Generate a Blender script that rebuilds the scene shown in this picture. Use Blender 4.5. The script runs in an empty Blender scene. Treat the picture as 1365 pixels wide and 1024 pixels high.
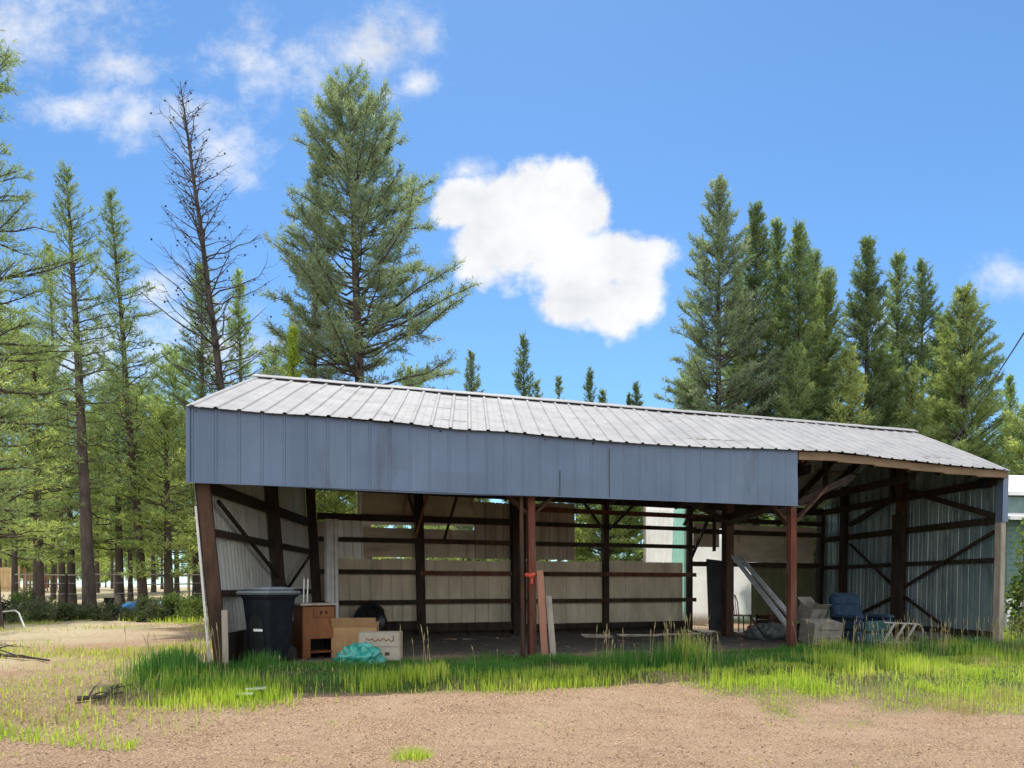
import bpy, math, random
import numpy as np
from mathutils import Vector, Matrix, Euler
R_ = math.radians
rng = np.random.default_rng(7)
random.seed(7)
sc = bpy.context.scene
COL = sc.collection
F, CX, HY, EYE = 900.0, 682.5, 782.0, 1.1

# ------------------------------------------------------------------ materials
def nd(nt, t, **kw):
    n = nt.nodes.new(t)
    for k, v in kw.items(): setattr(n, k, v)
    return n
def new_mat(name):
    m = bpy.data.materials.new(name); m.use_nodes = True
    nt = m.node_tree; nt.nodes.clear()
    out = nd(nt, 'ShaderNodeOutputMaterial')
    return m, nt, out
def ramp(nt, fac, stops):
    r = nd(nt, 'ShaderNodeValToRGB')
    el = r.color_ramp.elements
    while len(el) < len(stops): el.new(0.5)
    for e, (p, c) in zip(el, stops):
        e.position = p; e.color = (*c, 1)
    nt.links.new(fac, r.inputs[0]); return r.outputs[0]
def noise(nt, vec, scale, detail=4, rough=.55):
    n = nd(nt, 'ShaderNodeTexNoise'); n.inputs['Scale'].default_value = scale
    n.inputs['Detail'].default_value = detail; n.inputs['Roughness'].default_value = rough
    nt.links.new(vec, n.inputs['Vector']); return n.outputs['Fac']
def mapping(nt, vec, scale):
    m = nd(nt, 'ShaderNodeMapping'); m.inputs['Scale'].default_value = scale
    nt.links.new(vec, m.inputs['Vector']); return m.outputs[0]
def mixc(nt, fac, a, b, mode='MIX'):
    m = nd(nt, 'ShaderNodeMix', data_type='RGBA', blend_type=mode)
    for sock, v in ((m.inputs[0], fac), (m.inputs[6], a), (m.inputs[7], b)):
        if isinstance(v, (int, float)): sock.default_value = v
        elif isinstance(v, tuple): sock.default_value = (*v, 1)
        else: nt.links.new(v, sock)
    return m.outputs[2]
def surf(name, dark, light, scale=6, stretch=(1, 1, 1), rough=.8, metal=0, bump=.15, bscale=40, stain=None, spec=.3, dist=.01):
    m, nt, out = new_mat(name)
    tc = nd(nt, 'ShaderNodeTexCoord'); v = mapping(nt, tc.outputs['Object'], stretch)
    f = noise(nt, v, scale, 6, .6)
    c = ramp(nt, f, [(.3, dark), (.72, light)])
    if stain:
        f2 = noise(nt, mapping(nt, tc.outputs['Object'], (1, 1, .25)), stain[1], 5, .65)
        k = ramp(nt, f2, [(stain[2], (0, 0, 0)), (stain[2] + .14, (1, 1, 1))])
        c = mixc(nt, k, c, stain[0])
    b = nd(nt, 'ShaderNodeBsdfPrincipled')
    nt.links.new(c, b.inputs['Base Color'])
    b.inputs['Roughness'].default_value = rough; b.inputs['Metallic'].default_value = metal
    b.inputs['Specular IOR Level'].default_value = spec
    if bump:
        bn = nd(nt, 'ShaderNodeBump'); bn.inputs['Strength'].default_value = bump; bn.inputs['Distance'].default_value = dist
        nt.links.new(noise(nt, v, bscale, 4), bn.inputs['Height']); nt.links.new(bn.outputs[0], b.inputs['Normal'])
    nt.links.new(b.outputs[0], out.inputs[0])
    return m
def leaf(name, stops, trans=.5, nscale=.9, rough=.6):
    """needles / blades: colour differs from blade to blade and from clump to clump"""
    m, nt, out = new_mat(name)
    g = nd(nt, 'ShaderNodeNewGeometry'); tc = nd(nt, 'ShaderNodeTexCoord')
    n = noise(nt, tc.outputs['Object'], nscale, 3)
    ad = nd(nt, 'ShaderNodeMath', operation='MULTIPLY_ADD'); ad.inputs[1].default_value = .45
    nt.links.new(g.outputs['Random Per Island'], ad.inputs[0])
    s2 = nd(nt, 'ShaderNodeMath', operation='MULTIPLY_ADD'); s2.inputs[1].default_value = 1.1; s2.inputs[2].default_value = -.28
    nt.links.new(n, s2.inputs[0]); nt.links.new(s2.outputs[0], ad.inputs[2])
    c = ramp(nt, ad.outputs[0], stops)
    d = nd(nt, 'ShaderNodeBsdfPrincipled'); d.inputs['Roughness'].default_value = rough; d.inputs['Specular IOR Level'].default_value = .25
    t = nd(nt, 'ShaderNodeBsdfTranslucent')
    nt.links.new(c, d.inputs['Base Color'])
    c2 = mixc(nt, 1.0, c, (1.25, 1.3, .65), 'MULTIPLY'); nt.links.new(c2, t.inputs[0])
    mx = nd(nt, 'ShaderNodeMixShader'); mx.inputs[0].default_value = trans
    nt.links.new(d.outputs[0], mx.inputs[1]); nt.links.new(t.outputs[0], mx.inputs[2])
    nt.links.new(mx.outputs[0], out.inputs[0]); return m

M = {}
M['roof'] = surf('roof_metal', (.235, .235, .24), (.345, .34, .335), 2.2, (1, 1, 1), .78, .0, .05, 9, ((.17, .155, .14), 2.6, .60))
M['header'] = surf('header_metal', (.088, .126, .190), (.122, .166, .240), 1.3, (1, 1, .35), .42, .35, .06, 7, ((.080, .100, .14), 1.6, .58))
M['under'] = surf('underside_metal', (.20, .25, .23), (.42, .47, .44), 3, (1, 1, .4), .5, .3, .05, 9)
M['gwall'] = surf('right_wall_metal', (.15, .225, .245), (.41, .505, .53), 2.6, (1, 1, .2), .42, .55, .08, 12, ((.11, .15, .16), 2.2, .55))
M['lwall'] = surf('left_wall_metal', (.38, .39, .36), (.66, .67, .64), 2.2, (1, 1, .2), .5, .25, .08, 12, ((.25, .22, .17), 2.2, .60))
M['trim'] = surf('pale_trim', (.55, .55, .53), (.72, .72, .70), 4, rough=.5, metal=.2, bump=.02)
M['dark_wood'] = surf('dark_timber', (.012, .009, .007), (.05, .034, .024), 7, (1, 1, .3), .85, bump=.3)
M['brown_wood'] = surf('brown_timber', (.022, .012, .008), (.085, .046, .028), 7, (1, 1, .25), .85, bump=.3)
M['red_wood'] = surf('red_timber', (.052, .016, .011), (.17, .055, .033), 8, (1, 1, .15), .85, bump=.4, stain=((.11, .075, .058), 3.5, .52))
M['orange_wood'] = surf('orange_timber', (.14, .055, .02), (.34, .15, .06), 7, (1, 1, .25), .8, bump=.3)
M['tan_wood'] = surf('tan_board', (.12, .082, .05), (.26, .185, .118), 5, (.3, .3, 1), .85, bump=.3, stain=((.13, .09, .06), 2.5, .6))
M['grey_wood'] = surf('grey_board', (.20, .17, .14), (.40, .36, .30), 7, (1, 1, .2), .85, bump=.3)
M['ply'] = surf('plywood', (.40, .345, .255), (.64, .565, .43), 2.6, (1, 1, .35), .85, bump=.2, stain=((.30, .285, .21), 1.7, .56))
M['board'] = surf('siding_board', (.28, .245, .185), (.50, .44, .345), 3.5, (.35, .35, 1), .85, bump=.25, stain=((.15, .11, .07), 2.2, .58))
M['vboard'] = surf('upright_board', (.21, .18, .145), (.40, .345, .28), 3.5, (1, 1, .25), .85, bump=.25)
M['green_ply'] = surf('green_panel', (.08, .085, .045), (.16, .16, .085), 3.5, (1, 1, .4), .85, bump=.25)
M['black'] = surf('black_plastic', (.006, .008, .011), (.016, .020, .027), 5, rough=.55, bump=.12, bscale=60, spec=.12)
M['lid'] = surf('lid_plastic', (.10, .12, .14), (.20, .23, .25), 5, rough=.5, bump=.1, bscale=90, spec=.5)
M['white'] = surf('white_paint', (.68, .68, .66), (.82, .82, .80), 3, rough=.6, bump=.04)
M['teal_board'] = surf('teal_siding', (.18, .33, .28), (.27, .45, .39), 3, rough=.7, bump=.05)
M['house'] = surf('house_siding', (.10, .17, .165), (.16, .245, .235), 3, rough=.7, bump=.05)
M['cab'] = surf('cabinet_wood', (.11, .040, .013), (.22, .085, .028), 5, (1, 1, .3), .6, bump=.1)
M['cabdark'] = surf('cabinet_side', (.010, .008, .007), (.022, .018, .015), 5, rough=.7, bump=.1)
M['card'] = surf('cardboard', (.33, .20, .095), (.44, .285, .145), 4, rough=.9, bump=.1)
M['wcard'] = surf('pale_cardboard', (.30, .27, .22), (.44, .39, .32), 4, rough=.9, bump=.1, stain=((.36, .28, .20), 5, .6))
M['wcard_dull'] = surf('dull_cardboard', (.13, .125, .11), (.24, .225, .20), 6, rough=.9, bump=.15, stain=((.10, .09, .075), 4, .55))
M['ink'] = surf('printing_ink', (.22, .08, .05), (.32, .14, .09), 20, rough=.9, bump=0)
M['inkdark'] = surf('dark_ink', (.05, .045, .04), (.09, .08, .07), 20, rough=.9, bump=0)
M['fabric'] = surf('blue_upholstery', (.008, .020, .042), (.025, .052, .095), 14, rough=.95, bump=.4, bscale=90)
M['fabric2'] = surf('teal_upholstery', (.015, .055, .062), (.04, .105, .115), 12, rough=.95, bump=.4, bscale=90)
M['steel'] = surf('steel', (.30, .31, .31), (.48, .49, .48), 6, rough=.4, metal=.7, bump=.04)
M['gutter'] = surf('gutter_metal', (.40, .42, .44), (.58, .60, .62), 3, rough=.5, metal=.2, bump=.04)
M['red'] = surf('red_plastic', (.36, .035, .02), (.50, .07, .04), 4, rough=.45, bump=.04)
M['greybag'] = surf('grey_tarp', (.06, .07, .07), (.13, .15, .145), 7, rough=.5, bump=.2, bscale=30)
M['darkbag'] = surf('black_bag', (.008, .009, .010), (.02, .02, .022), 7, rough=.4, bump=.2, bscale=30, spec=.5)
M['fence_tan'] = surf('fence_tan', (.48, .33, .16), (.68, .50, .28), 4, (1, 1, .2), .85, bump=.1)
M['fence_red'] = surf('fence_red', (.20, .09, .06), (.36, .18, .12), 4, (1, 1, .2), .85, bump=.1)
M['tarp'] = surf('blue_tarp', (.02, .16, .52), (.06, .30, .72), 4, rough=.45, bump=.2, bscale=14)
M['bark'] = surf('pine_bark', (.035, .027, .023), (.125, .098, .082), 5, (1, 1, .35), .95, bump=.8, bscale=16, dist=.03)
M['bark_red'] = surf('reddish_bark', (.10, .06, .045), (.26, .17, .13), 5, (1, 1, .35), .95, bump=.8, bscale=16, dist=.03)
M['bark_dead'] = surf('dead_bark', (.035, .03, .027), (.12, .10, .088), 5, (1, 1, .35), .95, bump=.6, bscale=16, dist=.03)
M['twig'] = surf('dry_twig', (.12, .09, .07), (.30, .24, .19), 9, rough=.95, bump=.2)
M['stone'] = surf('cinder_stone', (.14, .095, .07), (.42, .31, .24), 30, rough=.95, bump=.3)
M['cable'] = surf('cable', (.06, .06, .06), (.10, .10, .10), 9, rough=.6, bump=0)
def sheeting(name, col):
    m, nt, out = new_mat(name); tc = nd(nt, 'ShaderNodeTexCoord'); c = ramp(nt, noise(nt, tc.outputs['Object'], 2.5, 4), [(.3, tuple(.9 * v for v in col)), (.7, col)])
    d = nd(nt, 'ShaderNodeBsdfDiffuse'); t = nd(nt, 'ShaderNodeBsdfTranslucent'); mx = nd(nt, 'ShaderNodeMixShader'); mx.inputs[0].default_value = .8
    nt.links.new(c, d.inputs[0]); nt.links.new(c, t.inputs[0]); nt.links.new(d.outputs[0], mx.inputs[1]); nt.links.new(t.outputs[0], mx.inputs[2]); nt.links.new(mx.outputs[0], out.inputs[0]); return m
M['sheet_white'] = sheeting('white_sheeting', (.94, .94, .92)); M['sheet_teal'] = sheeting('teal_sheeting', (.62, .86, .78))
def greens(k=1.0, y=0.0, r=0.0):
    return [(.05, (.050*k+.01*y+r, .072*k, .042*k)), (.45, (.098*k+.04*y+r, .138*k+.028*y, .070*k)), (.9, (.185*k+.085*y+r, .228*k+.06*y, .108*k))]
M['needle'] = leaf('pine_needles', greens(1.95, .3))
M['needle_blue'] = leaf('bluish_needles', [(.05, (.11, .15, .118)), (.45, (.225, .285, .21)), (.9, (.40, .46, .31))])
M['needle_olive'] = leaf('olive_needles', greens(2.0, 1.2))
M['needle_yellow'] = leaf('yellow_needles', greens(2.3, 2.0), .55)
M['needle_dark'] = leaf('dark_needles', greens(1.6))
M['needle_young'] = leaf('young_needles', [(.05, (.18, .27, .04)), (.5, (.34, .44, .07)), (.95, (.48, .54, .12))], .5)
M['needle_pale'] = leaf('pale_needles', greens(2.5, 1.0), .55)
M['cone'] = surf('cone', (.03, .022, .018), (.06, .045, .035), 20, rough=.9, bump=0)
M['leaves'] = leaf('shrub_leaves', [(.1, (.05, .09, .02)), (.5, (.13, .19, .05)), (.95, (.27, .31, .09))], .4, 2)
M['sage'] = leaf('sage_leaves', [(.1, (.035, .05, .025)), (.5, (.085, .11, .055)), (.95, (.17, .19, .10))], .3, 2)
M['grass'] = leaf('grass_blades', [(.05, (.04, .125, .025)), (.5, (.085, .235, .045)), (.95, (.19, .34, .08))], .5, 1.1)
M['grass_lit'] = leaf('sun_tinted_grass', [(.05, (.22, .36, .04)), (.5, (.41, .52, .08)), (.95, (.62, .62, .19))], .55, 1.3)  # lit copy of the grass, sunlight put into its colour
M['straw'] = leaf('straw', [(.05, (.26, .21, .10)), (.5, (.46, .39, .20)), (.95, (.62, .54, .31))], .35, 2)

# ------------------------------------------------------------------ object helpers
def tag(o, label=None, cat=None, group=None, kind=None):
    if label: o['label'] = label
    if cat: o['category'] = cat
    if group: o['group'] = group
    if kind: o['kind'] = kind
    return o
def thing(name, label, cat, loc=(0, 0, 0), group=None, rz=0):
    o = bpy.data.objects.new(name, None); COL.objects.link(o)
    o.location = loc; o.rotation_euler = (0, 0, rz); o.empty_display_size = .2
    return tag(o, label, cat, group)
def np_mesh(name, V, Fc, mats, idx=None, smooth=False):
    """V (n,3); Fc list of index arrays each (m,k)"""
    me = bpy.data.meshes.new(name)
    V = np.asarray(V, np.float32); me.vertices.add(len(V)); me.vertices.foreach_set('co', V.ravel())
    loops = np.concatenate([np.asarray(f, np.int32).ravel() for f in Fc])
    tot = np.concatenate([np.full(len(f), np.asarray(f).shape[1], np.int32) for f in Fc])
    st = np.concatenate(([0], np.cumsum(tot)[:-1])).astype(np.int32)
    me.loops.add(len(loops)); me.loops.foreach_set('vertex_index', loops)
    me.polygons.add(len(tot)); me.polygons.foreach_set('loop_start', st); me.polygons.foreach_set('loop_total', tot)
    for m in mats: me.materials.append(m)
    if idx is not None: me.polygons.foreach_set('material_index', np.asarray(idx, np.int32))
    if smooth: me.polygons.foreach_set('use_smooth', np.ones(len(tot), bool))
    me.update(calc_edges=True); me.validate()
    return me
class MB:
    def __init__(s): s.v = []; s.f = []; s.mi = []; s.n = 0; s.cur = 0
    def add(s, V, Fs):
        V = [tuple(p) for p in V]; s.v += V
        s.f += [[i + s.n for i in f] for f in Fs]; s.mi += [s.cur] * len(Fs); s.n += len(V); return s
    def beam(s, p0, p1, w, h, up=(0, 0, 1), taper=1):
        p0 = Vector(p0); p1 = Vector(p1); d = (p1 - p0).normalized(); up = Vector(up)
        if abs(d.dot(up)) > .95: up = Vector((.94, .31, 0))
        a = d.cross(up).normalized(); b = a.cross(d).normalized()
        V = []
        for p, k in ((p0, 1), (p1, taper)):
            for sa, sb in ((-1, -1), (1, -1), (1, 1), (-1, 1)): V.append(p + a * (sa * w / 2 * k) + b * (sb * h / 2 * k))
        return s.add(V, [(0, 3, 2, 1), (4, 5, 6, 7), (0, 1, 5, 4), (1, 2, 6, 5), (2, 3, 7, 6), (3, 0, 4, 7)])
    def box(s, c, size, rz=0, bevel=0, M4=None):
        x, y, z = [q / 2 for q in size]; Rm = Matrix.Rotation(rz, 3, 'Z') if M4 is None else M4
        c = Vector(c)
        if not bevel:
            V = [c + Rm @ Vector(p) for p in ((-x, -y, -z), (x, -y, -z), (x, y, -z), (-x, y, -z), (-x, -y, z), (x, -y, z), (x, y, z), (-x, y, z))]
            return s.add(V, [(0, 3, 2, 1), (4, 5, 6, 7), (0, 1, 5, 4), (1, 2, 6, 5), (2, 3, 7, 6), (3, 0, 4, 7)])
        rings = []; n = 4
        for zz, ins in ((-z, bevel), (-z + bevel, 0), (z - bevel, 0), (z, bevel)):
            ring = []
            for sx, sy, a0 in ((1, 1, 0), (-1, 1, 90), (-1, -1, 180), (1, -1, 270)):
                for k in range(n + 1):
                    a = R_(a0 + 90 * k / n); r = bevel * 1.2
                    ring.append(c + Rm @ Vector((sx * (x - r) + math.cos(a) * (r - min(ins, r * .8)), sy * (y - r) + math.sin(a) * (r - min(ins, r * .8)), zz)))
            rings.append(ring)
        return s.loft(rings)
    def loft(s, rings, cap=True, close=True):
        k = len(rings[0]); V = [p for r in rings for p in r]; Fs = []
        for i in range(len(rings) - 1):
            for j in range(k if close else k - 1):
                j2 = (j + 1) % k; Fs.append((i * k + j, i * k + j2, (i + 1) * k + j2, (i + 1) * k + j))
        if cap: Fs.append(tuple(range(k - 1, -1, -1))); Fs.append(tuple((len(rings) - 1) * k + j for j in range(k)))
        return s.add(V, Fs)
    def tube(s, pts, rad, n=6, cap=True):
        pts = [Vector(p) for p in pts]; rings = []
        if not hasattr(rad, '__len__'): rad = [rad] * len(pts)
        for i, p in enumerate(pts):
            d = (pts[min(i + 1, len(pts) - 1)] - pts[max(i - 1, 0)]).normalized()
            up = Vector((0, 0, 1)) if abs(d.z) < .9 else Vector((1, 0, 0))
            a = d.cross(up).normalized(); b = a.cross(d)
            rings.append([p + (a * math.cos(t) + b * math.sin(t)) * rad[i] for t in [2 * math.pi * q / n for q in range(n)]])
        return s.loft(rings, cap)
    def build(s, name, mats, parent=None, smooth=False, solid=0, origin=None):
        if not isinstance(mats, (list, tuple)): mats = [mats]
        org = Vector(origin) if origin is not None else Vector((0, 0, 0))
        me = bpy.data.meshes.new(name)
        me.from_pydata([Vector(p) - org for p in s.v], [], s.f)
        for m in mats: me.materials.append(m)
        me.polygons.foreach_set('material_index', s.mi)
        if smooth: me.polygons.foreach_set('use_smooth', [True] * len(s.f))
        me.update()
        o = bpy.data.objects.new(name, me); COL.objects.link(o)
        if parent is not None: o.parent = parent
        elif origin is not None: o.location = org
        if solid:
            q = o.modifiers.new('Thickness', 'SOLIDIFY'); q.thickness = solid; q.offset = 0
        return o
def link(name, me, parent=None):
    o = bpy.data.objects.new(name, me); COL.objects.link(o)
    if parent is not None: o.parent = parent
    return o

# ------------------------------------------------------------------ terrain
A, B, C, D = np.array([-4.0, 9.3]), np.array([10.04, 13.95]), np.array([9.2, 20.2]), np.array([-4.29, 15.0])
AB = B - A; LAB = float(np.hypot(*AB)); DIR = AB / LAB; NRM = np.array([DIR[1], -DIR[0]])
def sstep(a, b, x):
    t = np.clip((x - a) / (b - a), 0, 1); return t * t * (3 - 2 * t)
_perm = rng.random((256, 256))
def vnoise(x, y, s=1.0):
    x = np.asarray(x, float) * s; y = np.asarray(y, float) * s
    xi = np.floor(x).astype(int); yi = np.floor(y).astype(int); fx = x - xi; fy = y - yi
    fx = fx * fx * (3 - 2 * fx); fy = fy * fy * (3 - 2 * fy)
    g = lambda i, j: _perm[i & 255, j & 255]
    return (g(xi, yi) * (1 - fx) + g(xi + 1, yi) * fx) * (1 - fy) + (g(xi, yi + 1) * (1 - fx) + g(xi + 1, yi + 1) * fx) * fy
def su(x, y):
    px = np.asarray(x, float) - A[0]; py = np.asarray(y, float) - A[1]
    return px * NRM[0] + py * NRM[1], (px * DIR[0] + py * DIR[1]) / LAB       # distance in front of the shed, place along it
def zg(x, y):
    x = np.asarray(x, float); y = np.asarray(y, float); s, u = su(x, y)
    wob = (vnoise(x, y, .9) - .5) * .5
    inbank = sstep(-.12, 0, u) * (1 - sstep(.5, .62, u))
    z = -.12 * np.clip(u, 0, 1.2) * (1 - sstep(20, 40, y)) - .24 * sstep(1.6, 4.4, s) - .07 * inbank * sstep(2.08 + wob * .5, 2.25 + wob * .5, s)
    z = z + .88 * sstep(24, 58, y)
    near = 1 - sstep(30, 60, np.hypot(x, y))
    z = z + near * ((vnoise(x, y, 1.3) - .5) * .05 + (vnoise(x + 9, y, 4.3) - .5) * .022 + (vnoise(x, y + 5, 11) - .5) * .010)
    return z
def g1(x, y): return float(zg(x, y))
def gpix(px, py):
    d = 900 * 1.1 / max(py - HY, 4)
    for _ in range(12):
        X = (px - CX) / F * d; d = .5 * d + .5 * F * (EYE - g1(X, d)) / max(py - HY, 4)
    return (px - CX) / F * d, d
def axis(lo, hi, fine_lo, fine_hi, step, grow=1.12):
    a = list(np.arange(fine_lo, fine_hi, step)); s = step; p = a[-1]
    while p < hi: s *= grow; p += s; a.append(p)
    s = step; p = a[0]; pre = []
    while p > lo: s *= grow; p -= s; pre.append(p)
    return np.array(pre[::-1] + a)
xs = axis(-900, 900, -9, 13, .07); ys = axis(-60, 1500, 3.2, 16, .07)
gx, gy = np.meshgrid(xs, ys); gz = zg(gx, gy)
nx, ny = len(xs), len(ys)
ii = (np.arange(ny - 1)[:, None] * nx + np.arange(nx - 1)[None]).ravel()
me = np_mesh('ground', np.stack([gx.ravel(), gy.ravel(), gz.ravel()], 1), [np.stack([ii, ii + 1, ii + nx + 1, ii + nx], 1)], [], smooth=True)
def grass_amount(x, y):
    """how green the ground cover is, 0..1"""
    s, u = su(x, y); n = vnoise(x, y, .8); n2 = vnoise(x + 40, y, 2.6); n = .6 * n + .4 * n2
    front = sstep(-.55, .25, s + (n - .5) * .5) * (1 - sstep(1.9, 2.35, s + (n - .5) * .9 - .9 * sstep(.66, .8, u)))
    front = front * sstep(-.085, -.05, u + (n - .5) * .05)
    gap = sstep(.47, .52, u) * (1 - sstep(.60, .66, u)) * (1 - sstep(.2, 1.2, s))
    front = front * (1 - .75 * gap)
    left = (1 - sstep(-.16, -.02, u)) * sstep(.54, .78, n) * .35
    leftfront = sstep(-.20, -.10, u) * (1 - sstep(-.06, .06, u)) * (1 - sstep(2.6, 3.6, s + (n - .5))) * sstep(-2.5, .5, s)
    yard = sstep(1.9, 3.3, x + (n - .5) * 1.6) * sstep(6.9, 8.6, y + (n - .5) * 1.8 + (n2 - .5)) * (s > -.2) * (.45 + .55 * sstep(8, 9.5, y))
    leftfront = leftfront * .2
    front = np.maximum(front, yard)
    right = sstep(1.0, 1.04, u) * (1 - sstep(2.3, 3.4, s + (n - .5) * 1.2))
    return np.clip(np.maximum.reduce([front, left, leftfront * .9, right]), 0, 1)
def field_amount(x, y):
    s, u = su(x, y)
    return (1 - sstep(-.34, -.12, u + (vnoise(x, y, .5) - .5) * .2)) * sstep(-1.2, 1.6, -s + 2 * (vnoise(x + 7, y, .35) - .5)) 
ga = grass_amount(gx, gy).ravel(); fa = field_amount(gx, gy).ravel()
s_, u_ = su(gx, gy)
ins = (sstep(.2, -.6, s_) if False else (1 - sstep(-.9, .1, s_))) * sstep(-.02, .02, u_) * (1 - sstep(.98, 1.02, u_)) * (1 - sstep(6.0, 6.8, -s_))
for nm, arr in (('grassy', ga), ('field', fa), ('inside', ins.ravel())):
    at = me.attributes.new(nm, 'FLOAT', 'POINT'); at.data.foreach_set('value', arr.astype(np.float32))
m, nt, out = new_mat('ground_soil')
geo = nd(nt, 'ShaderNodeNewGeometry'); P = geo.outputs['Position']
def attr(nm): return nd(nt, 'ShaderNodeAttribute', attribute_name=nm).outputs['Fac']
vor = nd(nt, 'ShaderNodeTexVoronoi'); vor.inputs['Scale'].default_value = 34; nt.links.new(P, vor.inputs['Vector'])
f1 = noise(nt, P, 55, 5, .75); f2 = noise(nt, P, 1.1, 5, .6); f3 = noise(nt, P, 9, 5, .7)
cg = ramp(nt, f1, [(.36, (.105, .066, .042)), (.50, (.335, .225, .142)), (.64, (.66, .49, .335))])
cg = mixc(nt, .35, cg, ramp(nt, vor.outputs['Distance'], [(.0, (.75, .68, .62)), (.6, (.25, .22, .2))]), 'SOFT_LIGHT')
cg = mixc(nt, ramp(nt, f2, [(.35, (0, 0, 0)), (.7, (.6, .6, .6))]), cg, (.42, .31, .205))
cg = mixc(nt, ramp(nt, f3, [(.58, (0, 0, 0)), (.70, (.7, .7, .7))]), cg, (.17, .10, .07))
f4 = noise(nt, mapping(nt, P, (.7, 2.4, 1)), 2.0, 8, .75)
cg = mixc(nt, ramp(nt, f4, [(.50, (0, 0, 0)), (.70, (.5, .5, .5))]), cg, (.19, .12, .078))
cf = ramp(nt, f3, [(.3, (.30, .235, .15)), (.5, (.46, .38, .24)), (.72, (.56, .48, .31))])
cfar = mixc(nt, attr('field'), cg, cf)
cgr = ramp(nt, f3, [(.3, (.035, .05, .018)), (.6, (.085, .115, .035)), (.8, (.15, .15, .06))])
c = mixc(nt, attr('grassy'), cfar, cgr)
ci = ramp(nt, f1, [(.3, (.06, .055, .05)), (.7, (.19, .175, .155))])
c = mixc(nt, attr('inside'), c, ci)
b = nd(nt, 'ShaderNodeBsdfPrincipled'); nt.links.new(c, b.inputs['Base Color']); b.inputs['Roughness'].default_value = .95; b.inputs['Specular IOR Level'].default_value = .1
bn = nd(nt, 'ShaderNodeBump'); bn.inputs['Strength'].default_value = .9; bn.inputs['Distance'].default_value = .022
nt.links.new(f1, bn.inputs['Height']); nt.links.new(bn.outputs[0], b.inputs['Normal']); nt.links.new(b.outputs[0], out.inputs[0])
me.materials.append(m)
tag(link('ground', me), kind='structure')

# ------------------------------------------------------------------ the shed
def plan(u, v):
    return (A * (1 - u) + B * u) * (1 - v) + (D * (1 - u) + C * u) * v
def W(u, v, z, off=0.0):
    p = plan(u, v); uu = min(max(u, 0), 1)
    lean = z * (-.10 * (1 - uu) ** 6 * (1 - .4 * v) + uu ** 6 * .022)
    return Vector((p[0] + lean + NRM[0] * off, p[1] + NRM[1] * off, z))
def solve_u(px, v, z=1.5):
    lo, hi = -.3, 1.3
    for _ in range(40):
        mid = (lo + hi) / 2; p = W(mid, v, z)
        if CX + F * p.x / p.y < px: lo = mid
        else: hi = mid
    return (lo + hi) / 2
def solve_v(px, u, z=1.5):
    best = min(((abs(CX + F * W(u, k / 400, z).x / W(u, k / 400, z).y - px), k / 400) for k in range(401)))
    return best[1]
def wz(px, py, v=1.0):
    u = solve_u(px, v, EYE + (HY - py) / F * 15); d = W(u, v, 1.5).y
    return u, EYE + (HY - py) / F * d
def at(px, py, v):
    u, z = wz(px, py, v); return W(u, v, z)
def rw(px, py, u):
    """a spot on an end wall"""
    v = solve_v(px, u, 2.0); d = W(u, v, 1.5).y; return v, EYE + (HY - py) / F * d
EL, ER = Vector((-4.316, 8.98, 3.515)), Vector((10.08, 13.70, 3.475))
RL, RR = Vector((-4.59, 12.05, 4.84)), Vector((10.09, 16.95, 4.99))
KL, KR = Vector((-4.78, 15.1, 3.52)), Vector((9.75, 20.6, 3.50))
def eave(u):
    p = EL.lerp(ER, u); p.z += .085 * math.exp(-((u - .70) / .13) ** 2) - .03 * math.exp(-((u - .38) / .2) ** 2); return p
def ridge(u): return RL.lerp(RR, u)
def keave(u): return KL.lerp(KR, u)
def eu(px):
    lo, hi = 0, 1
    for _ in range(40):
        mid = (lo + hi) / 2; p = eave(mid)
        if CX + F * p.x / p.y < px: lo = mid
        else: hi = mid
    return lo
def roof_z(u, v):
    """underside of the roof over a plan spot"""
    t = v * 2 if v <= .5 else (1 - v) * 2
    e = eave(min(max(u, 0), 1)).z if v <= .5 else keave(u).z
    return e + (ridge(u).z - e) * t
shed = thing('pole_shed', 'long open-fronted metal pole shed with a sloping ribbed roof and blue-grey front sheet', 'shed', (A[0], A[1], 0))
SO = Vector((A[0], A[1], 0))
def sb(mb, name, mat, parent=None, **k): return mb.build(name, mat, parent or shed, origin=SO, **k)
RIB = [(0, 0), (.040, 0), (.058, 1), (.092, 1), (.110, 0), (.205, 0), (.211, .16), (.222, .16), (.228, 0)]
def ribbed(S, L, rib_h, n_rows, period=.292, prof=RIB, nrm=None, jitter=0):
    """sheet: S(s, t) gives a point, s metres along, t 0..1 across; ribs stand out along nrm(s)"""
    st = []
    k = 0
    while k * period < L:
        st += [(k * period + a * period / .305, h) for a, h in prof if k * period + a * period / .305 < L]; k += 1
    st.append((L, 0)); rows = []
    for i in range(n_rows):
        t = i / (n_rows - 1); row = []
        for s, h in st:
            p = S(s, t); n = nrm(s) if callable(nrm) else nrm
            j = jitter * (float(vnoise(s * 1.1, t * 3 + L)) - .5)
            row.append(p + n * (h * rib_h + j))
        rows.append(row)
    m = MB(); m.loft(rows, cap=False, close=False); return m
LR = (ER - EL).length
nF = (ER - EL).cross(RL - EL).normalized(); nF = nF if nF.z > 0 else -nF
nK = (KR - KL).cross(RL - KL).normalized(); nK = nK if nK.z > 0 else -nK
ov = .12                                                      # sheet runs a little past the eave
mb = ribbed(lambda s, t: eave(s / LR).lerp(ridge(s / LR), t * (1 + .02) - .02), LR, .021, 9, nrm=nF, jitter=.03)
roof = sb(mb, 'roof', M['roof'], solid=.004)
mb = ribbed(lambda s, t: keave(s / LR).lerp(ridge(s / LR), t), LR, .030, 4, nrm=nK)
sb(mb, 'rear_roof', M['roof'], solid=.004)
mb = MB(); rows = []
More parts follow.
